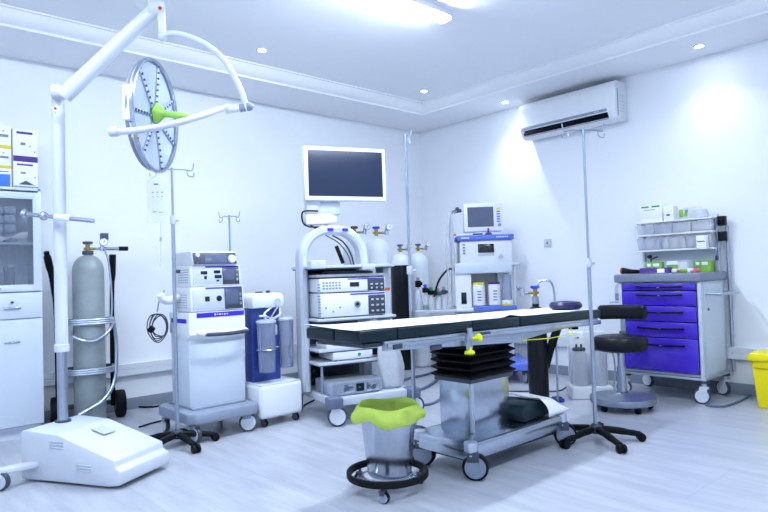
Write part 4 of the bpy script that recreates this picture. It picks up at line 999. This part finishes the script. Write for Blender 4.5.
# spare pad left on the base of the table
sp = thing('leg_pad', 'dark green pad with white cover lying on the right end of the table base', 'pad', (3.245, 2.33, .197), R(4))
def spf(u, v): return (-.17 + .36 * u, -.13 + .26 * v, .11 - .005 + .012 * math.sin(u * 3) - .09 * max(0, u - .55) ** 1.3)
b = B(PAD); b.prism([(-.2, .0), (.13, 0), (.16, .03), (.05, .09), (-.08, .105), (-.19, .095), (-.215, .05)], 'y', -.13, .13, .012); b.build('cushion', sp)
def cov(u, v):
    top = .121 - .088 * u ** 2.4 + .004 * math.sin(9 * v + 3 * u)
    if v < .35:
        k = v / .35; return (-.03 + .25 * u + .01 * math.sin(5 * k), -.195 + .05 * k ** 1.5, .012 + (top - .012) * k ** .8)
    return (-.03 + .25 * u, -.145 + .29 * (v - .35) / .65, top)
b = B(SHEET); b.grid(cov, 16, 18); b.build('cover', sp, 60, None, .003)

# ================================================================ STOOL
P = FL(622.5, 397, .09)
st = thing('wheeled_stool', 'black round stool with a curved backrest on a steel disc base by the blue trolley', 'stool', (P.x, P.y, 0), R(-70))
b = B(mat('stool_steel', '#98a1b1', .38, .85, .06, 20)); b.lathe([(0, .05), (.232, .05), (.242, .056), (.244, .085), (.24, .1), (.18, .108), (.06, .118), (.045, .13), (0, .13)], n=48); b.build('base_disc', st)
for k in range(5):
    a = R(20) + k * 2 * PI / 5; caster(st, .195 * math.cos(a), .195 * math.sin(a), .024, .03, .053, BLACK, BLACK, GREYD, a)
b = B(POLE); b.cyl((0, 0, .12), (0, 0, .33), .034, n=24); b.cyl((0, 0, .33), (0, 0, .47), .026, n=24); b.m(GREYD).lathe([(.034, .12), (.045, .12), (.043, .132), (.034, .135)]); b.build('column', st)
b = B(BLACKS); b.lathe([(0, .452), (.17, .452), (.194, .466), (.202, .5), (.2, .54), (.184, .562), (.13, .57), (0, .57)], n=44); b.build('seat', st)
b = B(POLE); b.tube([(0, .05, .46), (0, .17, .455), (0, .235, .47), (0, .245, .56), (0, .235, .74)], .02, 14); b.build('back_post', st)
b = B(GREYD); b.bb(-.03, .03, .2, .27, .52, .58, .006); b.build('back_bracket', st)
b = B(BLACKS)
def bk(u, v):
    a = R(-42) + R(84) * u; an = 2 * PI * v; hw_ = .026 * (1 if .04 < u < .96 else .75); hh = .058 * (1 if .04 < u < .96 else .8)
    rr = .26 + hw_ * math.copysign(abs(math.cos(an)) ** .6, math.cos(an)); return (rr * math.sin(a), rr * math.cos(a) - .03, .735 + hh * math.copysign(abs(math.sin(an)) ** .6, math.sin(an)))
b.grid(bk, 24, 20); n0 = len(b.v)
for u in (0, 1): b.f.append([(0 if u == 0 else 24) * 21 + j for j in range(20)]); b.mi.append(0)
b.build('backrest', st)

# ================================================================ BLUE DRAWER TROLLEY
DT = thing('drawer_trolley', 'blue five-drawer medical trolley with grey top and rear shelf frame by the wall', 'trolley', (5.1, 2.27, 0), R(-90))
b = B(PALE); b.bb(-.35, -.318, 0, .5, .2, .965, .004); b.bb(.30, .33, 0, .5, .2, .965, .004); b.bb(-.32, .3, .47, .5, .2, .965); b.bb(-.32, .3, .012, .48, .21, .225); b.bb(-.32, .3, .012, .48, .95, .962); b.build('body', DT)
b = B(CAB); b.bb(.3305, .334, .06, .44, .23, .94); b.build('side_panel', DT)
b = B(mat('worktop_grey', '#7a8498', .4, var=.04)); b.bb(-.375, .345, -.03, .53, .965, 1.035, .012, 3); b.build('worktop', DT)
b = B(ALU); b.bb(-.365, .345, -.015, .52, .185, .205, .006); b.build('base_frame', DT)
zs = [.955, .895, .77, .64, .51, .232]; hz_ = [.928, .862, .722, .59, .455]
for i in range(5):
    b = B(DRAWER); b.bb(-.314, .296, -.02, .004, zs[i + 1] + .004, zs[i] - .003, .006); d = b.build('drawer', DT)
    h = B(BLACK); h.tube([(-.17, -.02, hz_[i]), (-.165, -.042, hz_[i] - .002), (0, -.05, hz_[i] - .006), (.18, -.042, hz_[i] - .002), (.185, -.02, hz_[i])], .008, 8); h.m(CHROME).box((.02, -.06, hz_[i] - .005), (.025, .004, .006), .001); h.build('handle', d)
b = B(GREYD); b.cyl((.334, .12, .74), (.34, .12, .74), .012, n=12); b.build('lock', DT)
for x, y in ((-.33, .03), (.31, .03), (-.33, .47), (.31, .47)):
    caster(DT, x, y, .062, .03, .19, GREYD, WHITEM, WHITEM, R(200) if y < .2 else R(160)); B(GREYD).cyl((x, y, .165), (x, y, .188), .042, n=18, bev=.004).build('bumper', DT)
b = B(POLE); b.tube([(.345, .06, .87), (.43, .06, .865), (.46, .09, .865), (.46, .4, .865), (.43, .43, .865), (.345, .43, .87)], .012, 12, True); b.build('push_handle', DT)
# rear frame with bins
b = B(PALE); b.bb(.27, .31, .48, .52, 1.035, 1.52, .004); b.build('rear_upright', DT); b = B(PALE); b.bb(-.35, -.325, .48, .52, 1.035, 1.5, .004); b.build('rear_upright', DT)
b = B(POLE); b.cyl((.36, .535, .2), (.36, .535, 1.42), .014, n=14); b.build('drip_pole', DT)
b = B(CAB); b.bb(-.325, .27, .5, .512, 1.05, 1.24); b.build('rear_panel', DT)
for z in (1.235, 1.375, 1.49): B(WHITE).bb(-.35, .31, .36, .52, z - .008, z + .006, .003).build('rear_shelf', DT)
b = B(BLACK); b.bb(.315, .375, .45, .5, 1.42, 1.5, .004); b.build('power_socket', DT); b = B(BLACK); b.bb(.315, .375, .45, .5, 1.29, 1.37, .004); b.build('power_socket', DT)
b = B(HOSE); b.tube([(.32, .44, 1.48), (.305, .43, 1.4), (.315, .43, 1.3), (.31, .44, 1.2), (.3, .45, 1.16)], .006, 8); b.m(GREYD).cyl((.3, .45, 1.17), (.3, .45, 1.13), .012, n=10); b.build('power_cord', DT)
DM = DT.matrix_basis
def on_dt(o, x, y, z, rz=0.): o.location = DM @ Vector((x, y, z)); o.rotation_euler = (0, 0, R(-90) + rz); return o
# clear tilt bins
rn = random.Random(5)
BN = ['leftmost', 'second from left', 'third from left', 'rightmost']
CONT = [(PAPER, 'white packets'), (mat('blue_wrap', '#a9b8ee', .6, var=.2, scale=25), 'blue wraps'), (PAPER, 'pale tubing'), (PAPER, 'paper sachets')]
for row, (z, hh, nb) in enumerate(((1.382, .1, 4), (1.242, .125, 3))):
    wN = .64 / nb
    for i in range(nb):
        t = thing('storage_bin', '%s clear bin of %s in the %s row behind the blue trolley' % ((BN if nb == 4 else ['leftmost', 'middle', 'rightmost'])[i], CONT[(i + row) % 4][1], ('upper', 'lower')[row]), 'storage bin', (0, 0, 0), 0, 'clear bins on the trolley frame')
        on_dt(t, -.345 + wN * (i + .5) + .005, .365, z)
        w2 = wN / 2 - .006
        b = B(FROST); b.bb(-w2, w2, 0, .104, 0, .004); b.bb(-w2, -w2 + .004, 0, .104, 0, hh); b.bb(w2 - .004, w2, 0, .104, 0, hh); b.box((0, -.004, hh * .42), (w2 * 2, .004, hh * .84), 0, (R(12), 0, 0)); b.build('bin', t)
        for k in range(3):
            c_ = B(CONT[(i + row + (k % 2)) % 4][0]); c_.box((-w2 + .025 + (w2 * 2 - .05) * k / 2, .05 + .015 * rn.uniform(-1, 1), .008 + hh * .32), (.035, .05, hh * rn.uniform(.4, .6)), .006, (R(rn.uniform(-8, 8)), R(rn.uniform(-10, 10)), R(rn.uniform(-20, 20)))); c_.build('packet', t)
t = carton('carton_box', 'small white carton with a violet bar at the right end of the lower bin row', 0, 0, 0, .075, .06, .1, [('title_bar', CARDV, .1, .9, .45, .53)], 'cartons on the blue trolley'); on_dt(t, .235, .30, 1.2425)
B(WHITE).bb(.19, .285, .29, .365, 1.229, 1.2415, .002).build('rear_shelf', DT)
# boxes on top of the frame
t = carton('carton_box', 'white carton with two green dashes on top of the trolley frame', 0, 0, 0, .2, .11, .15, [('green_dash', GREEN, .08, .42, .84, .93), ('green_dash', GREEN, .55, .9, .84, .93), ('print', INK, .2, .7, .68, .72)], 'cartons on the trolley frame'); on_dt(t, -.21, .38, 1.497)
t = carton('carton_box', 'narrow white carton with a blue mark on top of the trolley frame', 0, 0, 0, .085, .1, .125, [('mark', NAVY, .3, .65, .3, .42)], 'cartons on the trolley frame'); on_dt(t, -.055, .38, 1.497)
t = thing('glove_packet', 'clear packet of lime green pieces on top of the trolley frame', 'packet'); on_dt(t, .13, .42, 1.497)
b = B(FILM); b.lathe([(0, 0), (.11, 0), (.125, .03), (.115, .07), (.07, .095), (0, .1)], n=24, wob=lambda an, z: 1 + .08 * math.sin(4 * an)); b.v = [(x, y * .45, z) for x, y, z in b.v]; b.build('film', t)
for k, x in enumerate((-.075, -.03, .03)):
    b = B(CARDG); b.box((x, -.045, .048), (.03, .015, .07 - .01 * k), .006, (0, R(8 * k), 0)); b.build('green_piece', t)
# things on the worktop
ZT = 1.0355
def small(name, label, cat, x, y, fn, rz=0., group='supplies on the blue trolley top'):
    t = thing(name, label, cat, (0, 0, 0), 0, group); on_dt(t, x, y, ZT, rz); fn(t); return t
def glovebox(body, mark):
    def f(t):
        B(body).bb(-.07, .07, -.035, .035, 0, .1, .003).build('carton', t); b = B(mark)
        b.bb(-.05, -.02, -.0365, -.035, .06, .085); b.bb(0, .05, -.0365, -.035, .06, .085); b.build('print', t)
    return f
small('glove_box', 'violet glove box at the front of the blue trolley top', 'box', -.045, .06, lambda t: (B(CARDV).bb(-.12, .12, -.04, .04, 0, .048, .003).build('carton', t), B(PAPER).bb(.03, .09, -.0415, -.04, .008, .04).build('print', t)))
small('glove_box', 'lime green box standing leftmost behind the violet box on the trolley', 'box', -.16, .3, glovebox(CARDG, PAPER), R(4))
small('glove_box', 'pale green box beside the lime green box on the trolley top', 'box', .0, .32, lambda t: (B(PAPER).bb(-.05, .05, -.035, .035, 0, .1, .003).build('carton', t), B(CARDG).bb(-.05, .05, -.0365, -.035, .02, .07).build('print', t)))
small('glove_box', 'small lime box at the right of the white tub on the trolley', 'box', .205, .42, glovebox(CARDG, PAPER), R(-6))
def tub(t): B(WHITE).lathe([(0, 0), (.04, 0), (.045, .08), (.045, .09), (0, .092)], n=24).build('tub_body', t); B(PALE).lathe([(.0, .092), (.048, .092), (.048, .106), (0, .108)], n=24).build('lid', t)
small('white_tub', 'white round tub among the green boxes on the trolley top', 'tub', .095, .28, tub)
def flash(t):
    B(BLACK).tube([(-.02, 0, .03), (.06, 0, .022), (.16, 0, .018)], [.028, .02, .016], 14, False).build('barrel', t); B(RED).cyl((-.035, 0, .031), (-.018, 0, .03), .03, n=18, bev=.003).build('end_cap', t)
small('inspection_torch', 'black torch with red end at the left edge of the trolley top', 'torch', -.31, .06, flash, R(-6))
def tap(t):
    b = B(GREYD); b.cyl((0, 0, 0), (0, 0, .012), .035, n=20); b.cyl((0, 0, .012), (0, 0, .13), .007, n=12); b.tube([(-.035, 0, .15), (0, 0, .13), (.04, 0, .14), (.06, 0, .145)], .008, 8); b.build('stand', t)
    B(BLACK).sph((-.01, 0, .15), .016, (1.3, 1, 1)).build('head', t)
small('clamp_stand', 'small black clamp stand at the left rear of the trolley top', 'stand', -.235, .4, tap)
B_ = [('yellow', YELLOW, -.27, .26), ('pink', PINK, .085, .1), ('white', PAPER, .13, .14), ('yellow green', CARDG, .165, .1), ('violet', CARDV, .21, .13), ('coral', PINK, .265, .1), ('pale blue', CAB, .235, .2)]
for k, (nm, mt, x, y) in enumerate(B_):
    def vial(t, mt=mt, k=k):
        b = B(PAPER if k in (1, 4) else mt); b.cyl((-.028, 0, .018), (.028, 0, .018), .017, n=16, bev=.003); b.build('vial_body', t)
        b = B(mt); b.cyl((.028, 0, .018), (.045, 0, .018), .012, n=14, bev=.002); b.build('cap', t)
    small('vial', '%s capped vial lying on the %s of the blue trolley top' % (nm, 'left' if x < 0 else 'right half'), 'vial', x, y, vial, R(-25 + 23 * k), 'vials on the blue trolley top')
b = B(PAPER); b.grid(lambda u, v: (-.17 + .34 * u, -.04 + .08 * v, .0015 + .002 * math.sin(6 * u)), 10, 4)
o = tag(b.build('paper_sheet', None, 60, None, .001), 'white paper strip along the front edge of the trolley top', 'paper'); on_dt(o, .0, .0 + .015, ZT + .002)
# bottle rack at the left of the trolley
t = thing('bottle', 'clear bottle with violet label beside the left edge of the blue trolley', 'bottle', (0, 0, 0)); on_dt(t, -.43, .2, .795)
b = B(FILM); b.lathe([(0, 0), (.05, 0), (.052, .12), (.03, .16), (.02, .19), (0, .19)], n=22); b.build('bottle_body', t); b = B(mat('mauve_label', '#8d86a8', .6, var=.3, scale=40)); b.lathe([(.053, .01), (.053, .07)], n=22); b.build('label_band', t)
b = B(ALU); b.bb(-.5, -.36, .12, .28, .78, .794, .003); b.bb(-.376, -.35, .15, .25, .74, .794, .003); b.build('side_tray', DT)

# ================================================================ YELLOW CLINICAL WASTE BIN
P = FL(751, 408)
yb = thing('waste_bin', 'yellow clinical waste bin with lid at the right edge by the wall', 'bin', (P.x + .02, P.y - .2, 0), R(-90))
b = B(YELLOW); b.prism([(-.165, .0), (.165, .0), (.2, .36), (-.2, .36)], 'y', .02, .25, .012); b.bb(-.18, .18, .0, .27, .3, .36, .012); b.build('bin_body', yb)
b = B(YELLOW); b.prism([(-.215, .355), (.215, .355), (.22, .385), (.19, .42), (-.19, .42), (-.22, .385)], 'y', -.02, .29, .012); b.build('lid', yb)

# ================================================================ KICK BUCKET
P = FL(387.5, 473, .085)
kb = thing('kick_bucket_stand', 'black ring stand on castors carrying the steel bucket', 'bucket stand', (P.x, P.y, 0), R(-42))
b = B(BLACK); b.lathe([(.186, .074), (.206, .072), (.21, .077), (.21, .1), (.206, .106), (.196, .106), (.19, .1), (.186, .074)], n=56); b.build('bumper_ring', kb)
b = B(STEELS); b.torus((0, 0, .078), .125, .006, (0, 0, 1), 36, 8)
for k in range(3):
    a = R(100) + k * 2 * PI / 3; b.box((.16 * math.cos(a), .16 * math.sin(a), .078), (.075, .035, .006), .001, (0, 0, a))
b.build('carrier_frame', kb)
for k in range(3):
    a = R(-98) + k * 2 * PI / 3; caster(kb, .185 * math.cos(a), .185 * math.sin(a), .028, .024, .075, BLACK, GREYP, GREYD, a + R(70))
P = P + Vector((CR.x, CR.y, 0)) * .012
bk_ = thing('kick_bucket', 'brushed steel bucket standing in the black ring stand', 'bucket', (P.x, P.y, .085), 0)
b = B(STEEL); b.lathe([(0, .0), (.108, .0), (.112, .006), (.146, .325), (.152, .33), (.152, .336), (.146, .336), (.106, .012), (0, .006)], n=48); b.build('bucket_body', bk_)
def lf(u, v):
    a = 2 * PI * u; wv = .5 + .5 * math.sin(5 * a + .6) * .5 + .25 * math.sin(11 * a + 2); dr = .07 + .008 * math.sin(3 * a + 1.1) + .006 * math.sin(7 * a)
    if v < .45:
        s_ = v / .45; r = .124 + .018 * s_ + .004 * math.sin(13 * a) * (1 - s_); z = .20 + .135 * s_
    elif v < .6:
        s_ = (v - .45) / .15; r = .142 + .02 * s_; z = .335 + .018 * math.sin(PI * s_ * .8) + .006 * math.sin(4 * a + 1) + .02 * s_ * 0
    else:
        s_ = (v - .6) / .4; r = .162 + (.02 + .012 * math.sin(5 * a + .6) + .005 * math.sin(12 * a)) * math.sin(PI * min(1, s_ * 1.1) * .75); z = .346 + .006 * math.sin(4 * a + 1) - dr * s_
    return (r * math.cos(a), r * math.sin(a), z)
b = B(LINER); b.grid(lf, 96, 26, True); ln = b.build('bin_liner', None, 70, None, .0008)
tag(ln, 'lime green plastic liner folded over the rim of the steel bucket', 'bin liner', None, (P.x, P.y, .085))

# ================================================================ TWIN JAR SUCTION PUMP
pu = thing('suction_pump', 'white suction pump with two clear jars on the floor behind the stool', 'suction pump', (4.71, 2.77, 0), R(-50))
b = B(WHITE); b.bb(-.1, .245, -.02, .24, .0, .105, .012); b.build('base', pu)
b = B(WHITE); b.bb(-.08, .24, .15, .24, .1, .55, .014); b.build('back_housing', pu)
for i, x in enumerate((-.01, .15)):
    b = B(FROST); b.lathe([(0, .108), (.06, .108), (.066, .12), (.066, .37), (.05, .395), (.05, .40), (.045, .40), (.06, .37), (.06, .125), (0, .118)], (x, .065, 0), 26); j = b.build('jar', pu)
    b = B(GREYD); b.cyl((x, .065, .40), (x, .065, .425), .054, n=22, bev=.004); b.cyl((x - .02, .065, .425), (x - .02, .065, .455), .009, n=10); b.cyl((x + .02, .065, .425), (x + .02, .065, .455), .009, n=10); b.build('jar_lid', j)
b = B(PALE); b.box((-.02, .149, .5), (.02, .004, .012), .001); b.m(RED).box((.0, .147, .5), (.02, .004, .012), .001); b.build('switch', pu)
b = B(GREYP); b.tube([(.24, .1, .45), (.27, .06, .35), (.275, .05, .2), (.25, .04, .08)], .008, 8); b.build('hose', pu)

# ================================================================ CABLES AND HOSES ON THE FLOOR
def floor_cable(name, label, pts, r, mt, cat='cable', sm=True):
    b = B(mt); b.tube([(*FL(*q)[:2], r + .001) if len(q) == 2 else (*FL(q[0], q[1])[:2], q[2]) for q in pts], r, 10, sm); return tag(b.build(name), label, cat)
floor_cable('suction_hose', 'grey blue hose looping on the floor behind the operating table column', [(441, 371), (425, 376), (408, 380), (399, 385), (403, 391), (418, 391.5), (432, 385), (440, 378), (443, 374)], .013, HOSE, 'hose')
floor_cable('suction_hose', 'short grey blue hose on the floor behind the bucket', [(402, 409), (418, 407), (432, 405), (440, 400), (441, 396)], .011, HOSE, 'hose')
floor_cable('power_cable', 'black cable on the floor between the grey cylinder and the diathermy trolley', [(124, 400), (130, 406), (142, 408), (156, 407.5), (163, 405.5)], .008, BLACK)
floor_cable('power_cable', 'thin black cable on the floor beside the lamp base', [(139, 428), (152, 424), (165, 421)], .006, BLACK)
floor_cable('power_cable', 'black cable on the floor below the suction unit and tower', [(301, 408), (308, 404), (314, 401)], .007, BLACK)
floor_cable('power_cable', 'thin dark cable running on the floor to the twin jar pump', [(505, 392), (530, 392), (553, 392), (561, 391), (566, 388), (572, 386)], .006, GREYD)
floor_cable('power_cable', 'grey cable looping on the floor from the blue trolley castor', [(706, 406), (714, 407.5), (724, 407.5), (733, 405), (742, 401), (750, 396.5), (748, 394.5), (740, 394.5)], .009, HOSE)
P = FL(557, 403); b = B(BLUE); b.bb(-.05, .05, -.04, .04, 0, .03, .008); b.m(GREYD).bb(-.035, .035, -.03, .03, .03, .04, .004)
tag(b.build('foot_switch'), 'small blue foot switch on the floor beside the black cylinder', 'foot switch', None, (P.x + .05, P.y + .03, 0), R(-30))

# @@RENDER@@
SC.view_settings.view_transform = 'Standard'; SC.view_settings.look = 'None'; SC.view_settings.gamma = 1; SC.view_settings.use_curve_mapping = False
SC.view_settings.exposure = 1.56
